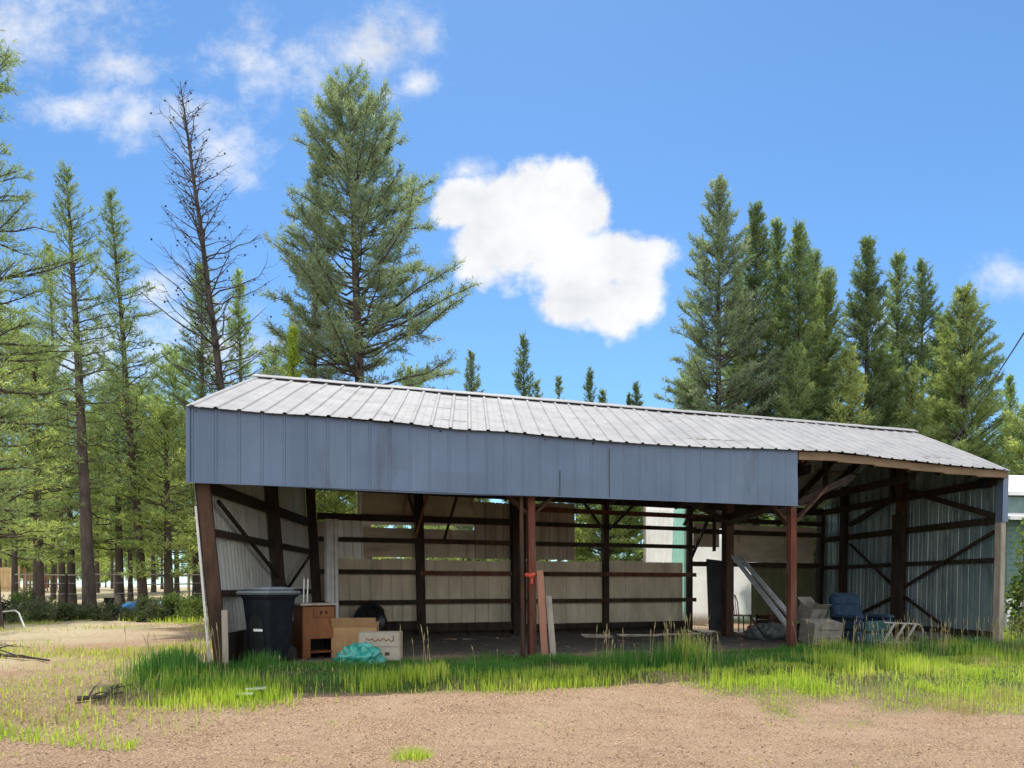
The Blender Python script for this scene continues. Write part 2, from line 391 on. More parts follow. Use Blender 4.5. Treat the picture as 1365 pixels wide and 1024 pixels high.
for k in range(61):
    r = ridge(k / 60); e = eave(k / 60); q = keave(k / 60); w1 = (e - r).normalized(); w2 = (q - r).normalized()
    j = .012 * (float(vnoise(k * .7, 3)) - .5)
    rows.append([r + w1 * .20 + nF * (.036 + j), r + w1 * .19 + nF * .046, r + Vector((0, 0, .058 + j)), r + w2 * .19 + nK * .046, r + w2 * .20 + nK * .036])
mb.loft(rows, cap=False, close=False); sb(mb, 'ridge_cap', M['roof'], roof, solid=.004)
# header sheet hanging under the front eave
u_end = eu(1065)
hb = lambda u: 2.497 + .05 * u / u_end - .035 * math.exp(-((u - .2) / .14) ** 2)
NV = Vector((NRM[0], NRM[1], 0))
Lh = LR * u_end
mb = ribbed(lambda s, t: Vector((eave(s / LR).x, eave(s / LR).y, hb(s / LR) + (eave(s / LR).z - .012 - hb(s / LR)) * t)) + NV * -.03, Lh, .008, 4, nrm=NV, jitter=.022,
            prof=[(0, 0), (.035, 0), (.043, 1), (.066, 1), (.074, 0), (.150, 0), (.155, .3), (.165, .3), (.17, 0)])
header = sb(mb, 'header_sheet', M['header'], solid=.004)
mb = MB()
mb.beam(W(0, 0, 2.548) * 0 + Vector((eave(0).x, eave(0).y, hb(0))) + NV * -.018, Vector((eave(u_end).x, eave(u_end).y, hb(u_end))) + NV * -.018, .03, .018)
sb(mb, 'drip_edge', M['header'], header)
for px_ in (747, 813):
    ux = eu(px_); e_ = eave(ux); mb = MB(); mb.beam(Vector((e_.x, e_.y, hb(ux) + .01)) + NV * -.012, Vector((e_.x, e_.y, hb(ux) + (.42 if px_ < 800 else .8))) + NV * -.012, .006, .008); sb(mb, 'sheet_lap', M['darkbag'], header)
mb = MB(); p = eave(0); mb.beam((p.x - .004, p.y + .02, hb(0) - .01), (p.x - .004, p.y + .02, p.z - .02), .035, .05); 
sb(mb, 'corner_trim', M['header'], header)
# end walls
def end_wall(u, zb, name, mat, v0=0.0, v1=1.0, out=1, prof=RIB, h=.024):
    L = (W(u, v1, 1.5) - W(u, v0, 1.5)).length
    side = Vector((-DIR[0], -DIR[1], 0)) * (1 if u < .5 else -1)
    def S(s, t):
        v = v0 + (v1 - v0) * s / L; zt = roof_z(u, v) - .05
        zlo = zb(v) if callable(zb) else zb
        return W(u, v, zlo + (zt - zlo) * t) + side * (.11 if u < .5 else .05)
    mb = ribbed(S, L, h, 4, period=.305, prof=prof, nrm=side, jitter=.015)
    return sb(mb, name, mat, solid=.003)
WAVE = [(k * .0305, .5 - .5 * math.cos(2 * math.pi * k / 5)) for k in range(10)]
end_wall(0, lambda v: .40 - .32 * v, 'end_wall_sheet', M['lwall'], prof=WAVE, h=.022)
o = end_wall(1, -.16, 'end_wall_sheet', M['gwall'], h=.040)
mb = MB(); mb.beam(W(0, 0, .05) + Vector((-.135, -.06, 0)), W(0, 0, 2.2) + Vector((-.11, -.06, 0)), .014, .03); sb(mb, 'corner_strip', M['trim'])
# posts
def post(u, v, mat, w=.15, z0=-.3, z1=None, dz=0):
    z1 = z1 if z1 is not None else roof_z(u, v) - .12
    mb = MB(); mb.beam(W(u, v, z0), W(u, v, z1), w, w, up=(0, 0, 1)); return sb(mb, 'post', M[mat])
u703, u1055 = solve_u(708, 0), solve_u(1055, 0)
post(0, 0, 'brown_wood', .17); post(u703, .0, 'red_wood', .115); post(u1055, 0, 'red_wood', .125); post(1, 0, 'grey_wood', .13, z1=2.5)
mb = MB(); mb.beam(W(1, 0, 2.45) + NV * .02, W(1, 0, 3.5) + NV * .02, .15, .15); mb.beam(W(1, 0, 2.43) + NV * .02, W(1, 0, 2.47) + NV * .02, .162, .162); sb(mb, 'corner_cover', M['header'])
vL = solve_v(370, 0, 1.6); vR1, vR2 = solve_v(1201, 1, 1.8), solve_v(1125, 1, 1.8)
post(0, vL, 'dark_wood', .21); post(0, 1, 'dark_wood', .20)
post(1, vR1, 'dark_wood', .30, z1=2.9); post(1, vR1, 'brown_wood', .20, z0=2.9); post(1, vR2, 'dark_wood', .19); post(1, 1, 'dark_wood', .2)
UB = {k: solve_u(k, 1) for k in (428, 560, 690, 807, 919)}
for k in (560, 690, 807, 919): post(UB[k], 1, 'dark_wood', {690: .34, 560: .19, 807: .15, 919: .13}[k])
u970 = solve_u(970, .6); post(u970, .6, 'brown_wood', .20)
# second board nailed on the red post, and its bracket
mb = MB(); mb.beam(W(u703 - .011, -.012, -.2), W(u703 - .011, -.012, 2.7), .06, .05); sb(mb, 'post_board', M['brown_wood'])
mb = MB(); q = at(707, 768, -.03); mb.tube([q + Vector((-.07, 0, .02)), q + Vector((0, -.05, 0)), q + Vector((.06, 0, .03))], .035, 8); mb.tube([q + Vector((.02, -.03, .02)), q + Vector((.02, -.02, -.12))], .022, 6); sb(mb, 'bracket', M['red'])
# girts of the rear wall
def girt(u0, u1, z, mat, v=.985, h=.095, z1=None, t=.05):
    mb = MB(); mb.beam(W(u0, v, z), W(u1, v, z if z1 is None else z1), t, h); return sb(mb, 'girt', M[mat])
spans = [(UB[428], UB[560]), (UB[560], UB[690]), (UB[690], UB[807]), (UB[807], UB[919])]
for i, (a, c_) in enumerate(spans):
    for z, cols in ((2.67, ('dark_wood', 'dark_wood', 'dark_wood', 'dark_wood')), (2.17, ('dark_wood', 'brown_wood', 'dark_wood', 'dark_wood')),
                    (1.43, ('dark_wood', 'red_wood', 'brown_wood', 'red_wood')), (.75, ('dark_wood', 'brown_wood', 'brown_wood', 'brown_wood'))):
        girt(a, c_ + (.006 if i < 3 else .012), z + random.uniform(-.015, .015), cols[i], h=.15 if (z > 2.6 and i < 2) else .105)
girt(UB[690], solve_u(965, 1), 3.02, 'red_wood', h=.12)
girt(UB[428], UB[560], .20, 'dark_wood', h=.2); girt(UB[560], UB[690], .14, 'dark_wood', h=.2); girt(UB[690], UB[919], .10, 'dark_wood', h=.14)
mb = MB(); mb.beam(W(UB[428], 1, -.10, -.07), W(UB[919], 1, -.14, -.07), .03, .55); sb(mb, 'light_stop_board', M['dark_wood'])  # added dark board, stops sunlight coming in under the rear wall
for z, mt in ((2.62, 'dark_wood'), (2.95, 'dark_wood'), (1.72, 'dark_wood')): girt(UB[919], 1, z, mt, h=.13)
# plywood of the rear wall: each sheet a part, grooves cut in its mesh
def panel(px0, px1, z0, z1, mat, grooves=4, v=1.0, name='plywood_panel', horizontal=False, out=-.06, t=.02):
    u0, u1 = solve_u(px0, v), solve_u(px1, v); mb = MB(); n = grooves + 1; g = .012
    for k in range(n):
        if horizontal:
            a, c_ = z0 + (z1 - z0) * k / n, z0 + (z1 - z0) * (k + 1) / n - g
            p0, p1 = W(u0, v, (a + c_) / 2, out), W(u1, v, (a + c_) / 2, out); mb.beam(p0, p1, t, c_ - a)
        else:
            w = (u1 - u0) / n; a, c_ = u0 + w * k + .0004, u0 + w * (k + 1) - .0004
            p0, p1 = W((a + c_) / 2, v, z0, out + .002 * (k % 2)), W((a + c_) / 2, v, z1, out + .002 * (k % 2))
            mb.beam(p0, p1, t, (c_ - a) * LAB * .905 - .012, up=(DIR[0], DIR[1], 0))
    # backing strip behind the grooves
    mb.beam(W(u0, v, (z0 + z1) / 2, out - t * .9), W(u1, v, (z0 + z1) / 2, out - t * .9), .008, z1 - z0 - .02)
    return sb(mb, name, M[mat])
zt = 1.72
for a, c_, g in ((449, 507, 3), (507, 562, 3), (562, 615, 2), (615, 668, 2), (668, 727, 2), (727, 808, 2), (808, 859, 1), (859, 912, 1)):
    panel(a, c_, .14 if a < 700 else .10, zt + random.uniform(-.02, .03) + (.04 if a > 700 else 0), 'ply', g)
z1_ = lambda px, py: wz(px, py)[1]
panel(486, 634, z1_(560, 688), z1_(560, 655) + .5, 'board', 1, horizontal=True, name='siding_board', out=-.08)
panel(486, 634, z1_(560, 743), z1_(560, 704), 'board', 3, horizontal=True, name='siding_board', out=-.08)
mb = MB(); mb.beam(at(486, 696, 1) + NV * -.12, at(634, 698, 1) + NV * -.12, .02, .10); sb(mb, 'pale_batten', M['white'])
for a, c_, g in ((634, 662, 1), (662, 692, 2), (692, 722, 2), (722, 768, 3)):
    panel(a, c_, 1.78, 3.2 + random.uniform(-.05, .05), 'vboard', g, name='upright_board', out=-.08)
u0, u1 = solve_u(446, 1), solve_u(486, 1)
Lc = (W(u1, 1, 2) - W(u0, 1, 2)).length
sb(ribbed(lambda s, t: W(u0 + (u1 - u0) * s / Lc, 1, 1.74 + .92 * t, -.1), Lc, .03, 2, period=.2, nrm=NV), 'metal_sheet', M['lwall'], solid=.003)
panel(421, 437, -.05, 2.55, 'vboard', 1, name='upright_board', out=-.08)
panel(975, 1086, 1.80, 2.86, 'board', 2, horizontal=True, name='siding_board')
panel(926, 960, 2.2, 2.86, 'board', 1, horizontal=True, name='siding_board')
panel(1004, 1088, .2, 1.74, 'green_ply', 2, name='plywood_panel')
# white board showing at the gap
# braces
def brace(p0, p1, mat, w=.09, t=.045): mb = MB(); mb.beam(p0, p1, t, w, up=(NRM[0], NRM[1], 0.01)); return sb(mb, 'brace', M[mat])
vb = .955
for p, q, mt, w in (((541, 648), (558, 706), 'dark_wood', .12), ((574, 645), (553, 718), 'orange_wood', .13), ((613, 648), (592, 720), 'dark_wood', .11),
                    ((768, 655), (804, 706), 'dark_wood', .10), ((856, 662), (812, 706), 'dark_wood', .11),
                    ((945, 690), (921, 745), 'dark_wood', .10), ((952, 672), (952, 735), 'dark_wood', .10), ((930, 668), (912, 700), 'brown_wood', .10)):
    brace(at(p[0], p[1], vb), at(q[0], q[1], vb), mt, w)
# end-wall girts and wind braces
def wallbar(u, a, c_, mat, w=.09, t=.045, off=.0):
    va, za = rw(a[0], a[1], u); vc, zc = rw(c_[0], c_[1], u)
    mb = MB(); mb.beam(W(u, va, za) + Vector((off, 0, 0)), W(u, vc, zc) + Vector((off, 0, 0)), t, w)
    return sb(mb, 'girt' if abs(za - zc) < .15 else 'brace', M[mat])
def longbar(u, z, mat, w=.1, v0=0, v1=1):
    mb = MB(); mb.beam(W(u, v0, z), W(u, v1, z), .05, w); return sb(mb, 'girt', M[mat])
longbar(0, 1.86, 'dark_wood', .10); longbar(0, 2.50, 'dark_wood', .17); longbar(0, 1.0, 'dark_wood', .10); longbar(0, .16, 'dark_wood', .56)
wallbar(0, (291, 668), (376, 784), 'dark_wood', .05, .04, .03); wallbar(0, (417, 732), (378, 783), 'dark_wood', .05, .04, .03)
longbar(1, 2.48, 'dark_wood', .15); longbar(1, 1.65, 'dark_wood', .10); longbar(1, .1, 'dark_wood', .12)
for a, c_, w in (((1207, 654), (1328, 688), .11), ((1194, 662), (1134, 700), .13), ((1328, 708), (1206, 784), .06), ((1206, 793), (1294, 858), .06),
                 ((1134, 725), (1196, 783), .06), ((1196, 795), (1148, 819), .07)):
    wallbar(1, a, c_, 'dark_wood', w, .045, -.04)
# eave board of the open bay, header beam, rafters, purlins, ties
mb = MB(); pts = [eave(u_end + (1.0 - u_end) * k / 6) for k in range(7)]
for p, q in zip(pts, pts[1:]): mb.beam(p + Vector((0, .035, -.115)), q + Vector((0, .035, -.095)), .045, .145)
sb(mb, 'eave_board', M['tan_wood'])
mb = MB(); mb.beam(W(0, .012, 2.72), W(u1055, .012, 2.74), .06, .28); sb(mb, 'header_beam', M['dark_wood'])
mb = MB(); mb.beam(W(UB[428], .985, 3.35), W(1, .985, 3.30), .06, .2); sb(mb, 'wall_plate', M['dark_wood'])
for k in range(19):
    u = .005 + .99 * k / 18; mb = MB()
    for e in (eave(u), keave(u)): mb.beam(e.lerp(ridge(u), .02) + Vector((0, 0, -.17)), ridge(u) + Vector((0, 0, -.17)), .05, .17)
    sb(mb, 'rafter', M['dark_wood' if k % 3 else 'brown_wood'])
for t in (.18, .5, .82):
    for f in (eave, keave):
        mb = MB(); pts = [f(k / 8).lerp(ridge(k / 8), t) + Vector((0, 0, -.045)) for k in range(9)]
        for p, q in zip(pts, pts[1:]): mb.beam(p, q, .09, .045)
        sb(mb, 'purlin', M['tan_wood'])
for u in (.006, UB[560], u703, .5, u970, u1055, .85, .994):
    mb = MB(); mb.beam(W(u, 0, 3.28), W(u, 1, 3.28), .05, .16); mb.beam(W(u, .5, 3.28), W(u, .5, roof_z(u, .5) - .1), .05, .12); sb(mb, 'tie_beam', M['dark_wood'])
for u in (u703, u1055):
    for s_ in (-1, 1): brace(W(u, .01, 2.2), W(u + s_ * .055, .01, 2.95), 'brown_wood', .11)
mb = MB(); mb.beam(W(u970, .6, 2.75), W(u1055, 0, 2.78), .05, .16); mb.beam(W(u1055 + .004, .1, 2.5), W(u1055 + .10, .02, 3.2), .05, .12); sb(mb, 'brace', M['dark_wood'])
mb = MB(); mb.beam(W(u970, .58, 2.6), W(u970 + .12, .58, 3.2), .05, .12); mb.beam(W(u970, .58, 2.6), W(u970 - .10, .58, 3.2), .05, .12); sb(mb, 'brace', M['dark_wood'])
mb = MB(); v_, z_ = rw(1323, 640, 1); mb.box(W(1, .05, 3.28) + Vector((-.10, 0, 0)), (.2, .2, .2), .3, bevel=.02); sb(mb, 'junction_box', M['black'])

# ------------------------------------------------------------------ things in the shed
def lump(rx, ry, rz, seed, n=18, m=12, amp=.18, crease=5):
    """a slumped bag: flattened underneath, creased"""
    rings = []
    for i in range(m + 1):
        th = math.pi * i / m; ring = []
        for j in range(n * 2):
            ph = math.pi * j / n
            k = 1 + amp * (float(vnoise(math.cos(ph) * 1.6 + seed * 3.1 + 5, math.sin(ph) * 1.6 + th * 1.5 + 7, 1.7)) - .5) * 2 \
                + amp * .35 * math.sin(crease * ph + 3 * math.sin(th * 2 + seed)) * math.sin(th)
            z = math.cos(th); z = max(z, -.55)
            ring.append(Vector((rx * k * math.sin(th) * math.cos(ph), ry * k * math.sin(th) * math.sin(ph), rz * (z * k * .65 + .36))))
        rings.append(ring)
    mb = MB(); mb.loft(rings[::-1], cap=False); return mb
# wheeled bin
X, Y = (359 - CX) / F * 9.75, 9.75; zb = g1(X, Y)
t = thing('wheeled_bin', 'black wheeled rubbish bin with a grey lid beside the left corner post', 'bin', (X, Y, zb), rz=R_(-24))
mb = MB(); rings = []
for z, w, d in ((.0, .44, .46), (.04, .47, .50), (.5, .53, .60), (.93, .60, .70), (.96, .64, .74), (1.0, .64, .74)):
    ring = []
    for sx, sy, a0 in ((1, 1, 0), (-1, 1, 90), (-1, -1, 180), (1, -1, 270)):
        for k in range(4):
            a = R_(a0 + 30 * k); r = .06; ring.append(Vector((sx * (w / 2 - r) + math.cos(a) * r, sy * (d / 2 - r) + math.sin(a) * r, z)))
    rings.append(ring)
mb.loft(rings); body = mb.build('body', M['black'], t, smooth=False)
mb = MB()                                                        # arched front panel, standing proud
arch = [(-.15, .02), (.15, .02)] + [(.15 * math.cos(a), .52 + .13 * math.sin(a)) for a in [R_(q * 22.5) for q in range(9)]]
yf = lambda z: -(.25 + .05 * min(z / .5, 1) + .05 * max(0, (z - .5) / .43)) - .008
mb.loft([[Vector((x, yf(z) - o_, z + .06)) for x, z in arch] for o_ in (-.02, .012)]); mb.build('front_panel', M['darkbag'], t)
mb = MB(); mb.box((0.06, yf(.5) - .02, .50), (.20, .008, .035)); mb.build('sticker', M['white'], t)
mb = MB(); mb.box((0, -.01, 1.025), (.74, .84, .055), bevel=.03); mb.box((0, .01, 1.075), (.58, .64, .05), bevel=.024); mb.box((0, .01, 1.103), (.40, .44, .012), bevel=.005)
mb.build('lid', M['lid'], t)
mb = MB(); mb.tube([(-.25, .40, .97), (-.25, .47, 1.0), (.25, .47, 1.0), (.25, .40, .97)], .016, 8); mb.build('handle', M['black'], t)
for sx in (-1, 1):
    mb = MB(); mb.tube([(sx * .22, .27, .12), (sx * .28, .27, .12)], .12, 16); mb.build('wheel', M['darkbag'], t)
t.scale = (.82, .82, 1)
# cabinet
X, Y = (419 - CX) / F * 10.75, 10.75; zb = g1(X, Y)
t = thing('cabinet', 'small orange-brown wooden cabinet with a drawer and open base behind the bin', 'cabinet', (X, Y, zb), rz=R_(34))
mb = MB(); mb.box((0, 0, .845), (.60, .56, .03)); mb.build('top', M['grey_wood'], t)
mb = MB(); mb.box((0, -.245, .56), (.48, .02, .50)); mb.box((-.19, -.245, .16), (.10, .02, .30)); mb.build('front_panel', M['cab'], t)
mb = MB(); mb.box((.06, -.262, .72), (.30, .02, .15)); d_ = mb.build('drawer', M['cab'], t)
mb = MB()
for sx in (-1, 1): mb.box((.06 + sx * .04, -.28, .72), (.02, .02, .05))
mb.build('handle', M['cabdark'], d_)
for sx in (-1, 1): mb = MB(); mb.box((sx * .25, 0, .415), (.02, .50, .83)); mb.build('side_panel', M['cabdark' if sx > 0 else 'cab'], t)
mb = MB(); mb.box((0, .245, .415), (.48, .02, .83)); mb.build('back_panel', M['cabdark'], t)
mb = MB(); mb.box((0, -.02, .10), (.48, .46, .02)); mb.build('shelf', M['cab'], t)
# cartons
def carton(name, label, px, py, d, size, rz, mat, tilt=0, open_=True, group=None, z=None):
    X = (px - CX) / F * d; zb = g1(X, d) if z is None else z
    t = thing(name, label, 'box', (X, d, zb), rz=rz); t.rotation_euler = (tilt, 0, rz)
    w, dp, h = size; mb = MB(); th = .008
    for c_, s3 in (((0, -dp / 2, h / 2), (w, th, h)), ((0, dp / 2, h / 2), (w, th, h)), ((-w / 2, 0, h / 2), (th, dp - th, h)), ((w / 2, 0, h / 2), (th, dp - th, h)), ((0, 0, .006), (w - th, dp - th, th))): mb.box(c_, s3)
    mb.build('carton_body', M[mat], t)
    mb = MB()
    if open_:
        for q, a in ((-1, -62), (1, 20)):
            Rm = Matrix.Rotation(R_(a), 3, 'X'); mb.box(Vector((0, q * dp / 2, h)) + Rm @ Vector((0, q * dp * .22, 0.004)), (w - .01, dp * .44, .006), M4=Rm)
    else:
        mb.box((0, -dp / 4, h + .004), (w, dp / 2 - .004, .007)); mb.box((0, dp / 4, h + .004), (w, dp / 2 - .004, .007))
    mb.build('flap', M[mat], t)
    return t
carton('cardboard_box', 'plain brown cardboard box behind the teal bag', 474, 0, 10.9, (.70, .40, .47), R_(6), 'card')
t = carton('cardboard_box', 'pale printed cardboard box in front of the brown one', 508, 0, 10.25, (.60, .36, .41), R_(2), 'wcard', open_=False)
mb = MB(); pts = [(-.2 + .4 * k / 24, -.186, .31 + .018 * math.sin(k * 1.3) + .01 * math.sin(k * .5)) for k in range(25)]; mb.tube(pts, .008, 4)
mb.build('printing', M['ink'], t)
mb = MB()
for x, z, w, h in ((.02, .10, .05, .025), (.12, .10, .07, .05), (.0, .205, .58, .006), (.21, .33, .012, .09)): mb.box((x, -.185, z), (w, .004, h))
mb.build('printing', M['inkdark'], t)
# teal bag
M['teal_bag'] = surf('teal_plastic', (.01, .17, .14), (.05, .36, .30), 9, rough=.28, bump=.5, bscale=9, spec=.6, dist=.03)
X, Y = (477 - CX) / F * 9.75, 9.75
o = lump(.30, .22, .27, 3, 40, 30, .34, 11).build('plastic_bag', M['teal_bag'], None, smooth=True)
o.location = (X, Y, g1(X, Y) - .02); tag(o, 'crumpled teal plastic bag lying in the grass before the cardboard boxes', 'bag')
# black sack against the rear wall
X, Y = at(492, 845, .93).x, at(492, 845, .93).y
o = lump(.38, .30, .72, 8, 20, 14, .2, 6).build('rubbish_sack', M['darkbag'], None, smooth=True)
o.location = (X, Y, g1(X, Y)); tag(o, 'black bulging rubbish sack against the rear wall behind the boxes', 'sack')
# leaning metal sheet
p0, p1 = at(443, 845, .93), at(441, 692, .975)
p0.z = g1(p0.x, p0.y)
mb = MB(); ax = Vector((DIR[0], DIR[1], 0)); rows = []
for p in (p0, p1): rows.append([p + ax * x + NV * y for x, y in ((-.15, 0), (-.10, .03), (-.03, .03), (0, 0), (.05, 0), (.08, .03), (.13, .03), (.15, 0), (.15, -.012), (-.15, -.012))])
mb.loft(rows); o = mb.build('metal_flashing', M['trim'], None, origin=p0); tag(o, 'tall pale metal strip leaning on the left rear post', 'metal strip')
for k, (px, lb) in enumerate(((402.5, 'thin white stake poking up behind the bin, the left one'), (407.5, 'broader white stake poking up behind the bin, the right one'))):
    d = 11.25; X = (px - CX) / F * d; z0 = g1(X, d); mb = MB(); w = .02 + .02 * k
    mb.beam((X, d, z0), (X + .03, d + .02, EYE + (HY - 773) / F * d), w, .02); mb.beam((X + .03, d + .02, EYE + (HY - 773) / F * d), (X + .032, d + .02, EYE + (HY - 771.5) / F * d), w, .02, taper=.5)
    tag(mb.build('stake', M['white'], None, origin=(X, d, z0)), lb, 'stake')
# sticks leaning on the left post and red post
def plank(name, label, cat, p0, p1, w, t_, mat, up=(0, 0, 1)):
    p0 = Vector(p0); mb = MB(); mb.beam(p0, p1, w, t_, up); o = mb.build(name, M[mat], None, origin=p0); return tag(o, label, cat)
d = 9.12
plank('plank', 'short pale board leaning on the left corner post', 'board', ((301 - CX) / F * d, d, -.02), ((297 - CX) / F * d, d + .05, .78), .075, .03, 'grey_wood', up=(NRM[0], NRM[1], 0))
p0 = W(u703 + .022, -.045, 0); plank('plank', 'grey board leaning on the right side of the tall red post', 'board', (p0.x, p0.y, -.06), W(u703 + .018, -.02, .95), .10, .03, 'grey_wood', up=(NRM[0], NRM[1], 0))
p0 = W(u703 + .012, -.05, 0); plank('plank', 'pinkish weathered board standing against the front of the red post', 'board', (p0.x, p0.y, -.06), W(u703 + .008, -.03, 1.35), .11, .03, 'fence_red', up=(NRM[0], NRM[1], 0))
# right-hand clutter
p0, p1 = at(957, 838, .9), at(955, 747, .97); p0.z = g1(p0.x, p0.y)
mb = MB(); mb.beam(p0 + ax * .06, p1, .05, .66, up=(DIR[0], DIR[1], 0), taper=.95); mb.beam(p0 + ax * .36 + NV * .03, p0 + ax * .36 + NV * .01 + Vector((0, 0, 1.2)), .04, .1)
tag(mb.build('door_slab', M['darkbag'], None, origin=p0), 'dark old door slab leaning on the rear wall beside the bright gap', 'door')
for k, (a, c_, lb) in enumerate((((977, 741), (1051, 836), 'pale metal gutter sloping down to the right red post, lower one'), ((985, 741), (1054, 822), 'pale metal gutter sloping down to the right red post, upper one'))):
    p0 = at(a[0], a[1], .52); p1 = at(c_[0], c_[1], .12 - .03 * k); mb = MB(); d_ = (p1 - p0).normalized(); a_ = d_.cross(Vector((0, 0, 1))).normalized(); b_ = a_.cross(d_)
    prof = [(-.04, .03), (-.04, -.03), (.04, -.03), (.04, .03), (.032, .03), (.032, -.022), (-.032, -.022), (-.032, .03)]
    mb.loft([[p + a_ * x + b_ * y for x, y in prof] for p in (p0, p1)]); tag(mb.build('gutter', M['gutter'], None, origin=p1), lb, 'gutter')
p_ = at(1003, 842, .55)
t = thing('fuel_can', 'small red fuel can on the shed floor below the sloping gutters', 'can', (p_.x, p_.y, g1(p_.x, p_.y)), rz=.4)
mb = MB(); mb.box((0, 0, .14), (.24, .16, .28), bevel=.04); mb.build('body', M['red'], t)
mb = MB(); mb.tube([(-.07, 0, .27), (-.07, 0, .34), (.05, 0, .34), (.05, 0, .27)], .013, 6); mb.build('handle', M['red'], t)
mb = MB(); mb.tube([(.09, 0, .27), (.11, 0, .32), (.17, 0, .36)], [.022, .018, .012], 6); mb.build('spout', M['black'], t)
# old chair seen against the light
p_ = at(988, 842, .82)
t = thing('wooden_chair', 'old wooden chair standing dark against the bright rear gap', 'chair', (p_.x, p_.y, g1(p_.x, p_.y)), rz=R_(40))
mb = MB(); mb.box((0, 0, .45), (.42, .42, .035), bevel=.012); mb.build('seat', M['brown_wood'], t)
for sx in (-1, 1):
    for sy in (-1, 1): mb = MB(); mb.tube([(sx * .19, sy * .19, 0), (sx * .17, sy * .17, .44)], [.016, .02], 6); mb.build('leg', M['brown_wood'], t)
mb = MB()
mb.tube([(-.19, .19, .45), (-.20, .23, .8), (-.13, .26, .98), (.13, .26, .98), (.20, .23, .8), (.19, .19, .45)], .016, 6)
for x in (-.09, 0, .09): mb.tube([(x, .19, .46), (x, .25, .97)], .010, 5)
mb.build('backrest', M['orange_wood'], t)
p_ = at(1024, 850, .42)
o = lump(.42, .30, .36, 5, 22, 14, .3, 8).build('crumpled_tarp', M['greybag'], None, smooth=True); o.location = (p_.x, p_.y, g1(p_.x, p_.y) - .02)
tag(o, 'crumpled grey tarp heaped on the floor under the gutters', 'tarp')
p_ = at(1030, 838, .62)
t = thing('crate', 'dark slatted crate half hidden behind the crumpled grey tarp', 'crate', (p_.x, p_.y, g1(p_.x, p_.y)), rz=.3)
for k in range(4):
    mb = MB(); z = .08 + .12 * k
    for c_, s3 in (((0, -.25, z), (.6, .015, .09)), ((0, .25, z), (.6, .015, .09)), ((-.3, 0, z), (.015, .5, .09)), ((.3, 0, z), (.015, .5, .09))): mb.box(c_, s3)
    mb.build('slat', M['brown_wood'], t)
mb = MB()
for sx in (-1, 1):
    for sy in (-1, 1): mb.box((sx * .285, sy * .235, .26), (.03, .03, .52))
mb.build('corner_block', M['dark_wood'], t)
plank('stick', 'thin dark stick lying across the junk in front of the red can', 'stick', at(1022, 852, .3), at(1000, 822, .4), .03, .03, 'dark_wood')
t = carton('cardboard_box', 'battered pale carton tipped forward beside the right red post', 1092, 0, 13.0, (.62, .42, .42), R_(14), 'wcard_dull', tilt=R_(10), open_=False, z=.02)
mb = MB()
for x, z, w, h in ((-.10, .30, .26, .02), (.12, .29, .2, .018), (.0, .13, .5, .014)): mb.box((x, -.214, z), (w, .004, h))
mb.build('printing', M['inkdark'], t)
t = carton('cardboard_box', 'small open carton with a printed side leaning behind the battered one', 1077, 0, 14.0, (.40, .34, .38), R_(24), 'wcard_dull', tilt=R_(24), z=.36)
mb = MB()
for z in (.15, .20, .25): mb.box((.06, -.174, z), (.12, .004, .02))
mb.build('printing', M['inkdark'], t)
p_ = at(1077, 0, .16); X, Y = (1077 - CX) / F * 14.15, 14.15
o = lump(.34, .3, .4, 12, 16, 10, .2, 5).build('rubbish_sack', M['darkbag'], None, smooth=True); o.location = (X, Y, g1(X, Y)); tag(o, 'dark sack holding up the small open carton by the right red post', 'sack')
X, Y = (1090 - CX) / F * 12.5, 12.5
o = lump(.16, .12, .12, 15, 14, 10, .35, 7).build('rag', M['fence_red'], None, smooth=True); o.location = (X, Y, g1(X, Y)); tag(o, 'crumpled reddish rag in the grass below the battered carton', 'rag')
# armchair
X, Y = (1146 - CX) / F * 14.3, 14.3
t = thing('armchair', 'worn blue upholstered armchair with a teal front standing in the open bay', 'armchair', (X, Y, g1(X, Y) - .02), rz=R_(20))
mb = MB(); mb.box((0, 0, .20), (.98, .80, .26), bevel=.04); mb.build('base', M['fabric'], t)
mb = MB(); mb.box((0, -.06, .40), (.60, .72, .16), bevel=.06); mb.build('seat', M['fabric'], t)
mb = MB(); Rm = Matrix.Rotation(R_(-12), 3, 'X')
mb.box((-.02, .33, .66), (.80, .22, .48), bevel=.09, M4=Rm); mb.box((-.02, .38, .93), (.78, .20, .34), bevel=.09, M4=Rm); mb.build('backrest', M['fabric'], t)
for sx in (-1, 1): mb = MB(); mb.box((sx * .41, -.04, .44), (.20, .80, .30), bevel=.08); mb.box((sx * .41, -.06, .60), (.24, .74, .10), bevel=.045); mb.build('armrest', M['fabric'], t)
mb = MB(); mb.box((.0, -.44, .41), (.66, .10, .24), bevel=.04); mb.box((.0, -.43, .17), (.66, .09, .22), bevel=.04); mb.build('footrest', M['fabric2'], t)
# folded metal frame lying on its side
X, Y = (1203 - CX) / F * 13.9, 13.9
t = thing('folded_table', 'folded steel table frame lying on its side by the right wall', 'table frame', (X, Y, g1(X, Y)), rz=R_(6))
mb = MB(); mb.tube([(-.42, 0, .46), (.1, 0, .44), (.36, 0, .42), (.45, 0, .34), (.45, 0, .08)], .014, 6); mb.build('rail', M['steel'], t)
mb = MB(); mb.tube([(-.45, .04, .06), (.45, .04, .03)], .014, 6); mb.build('rail', M['steel'], t)
for x in (-.18, .06, .30):
    mb = MB(); mb.beam((x, 0, .44), (x - .22, .03, .05), .05, .02, up=(0, 1, 0)); mb.build('leg', M['steel'], t)
mb = MB(); mb.tube([(-.30, 0, .44), (-.16, .03, .06)], .010, 5); mb.build('strut', M['steel'], t)
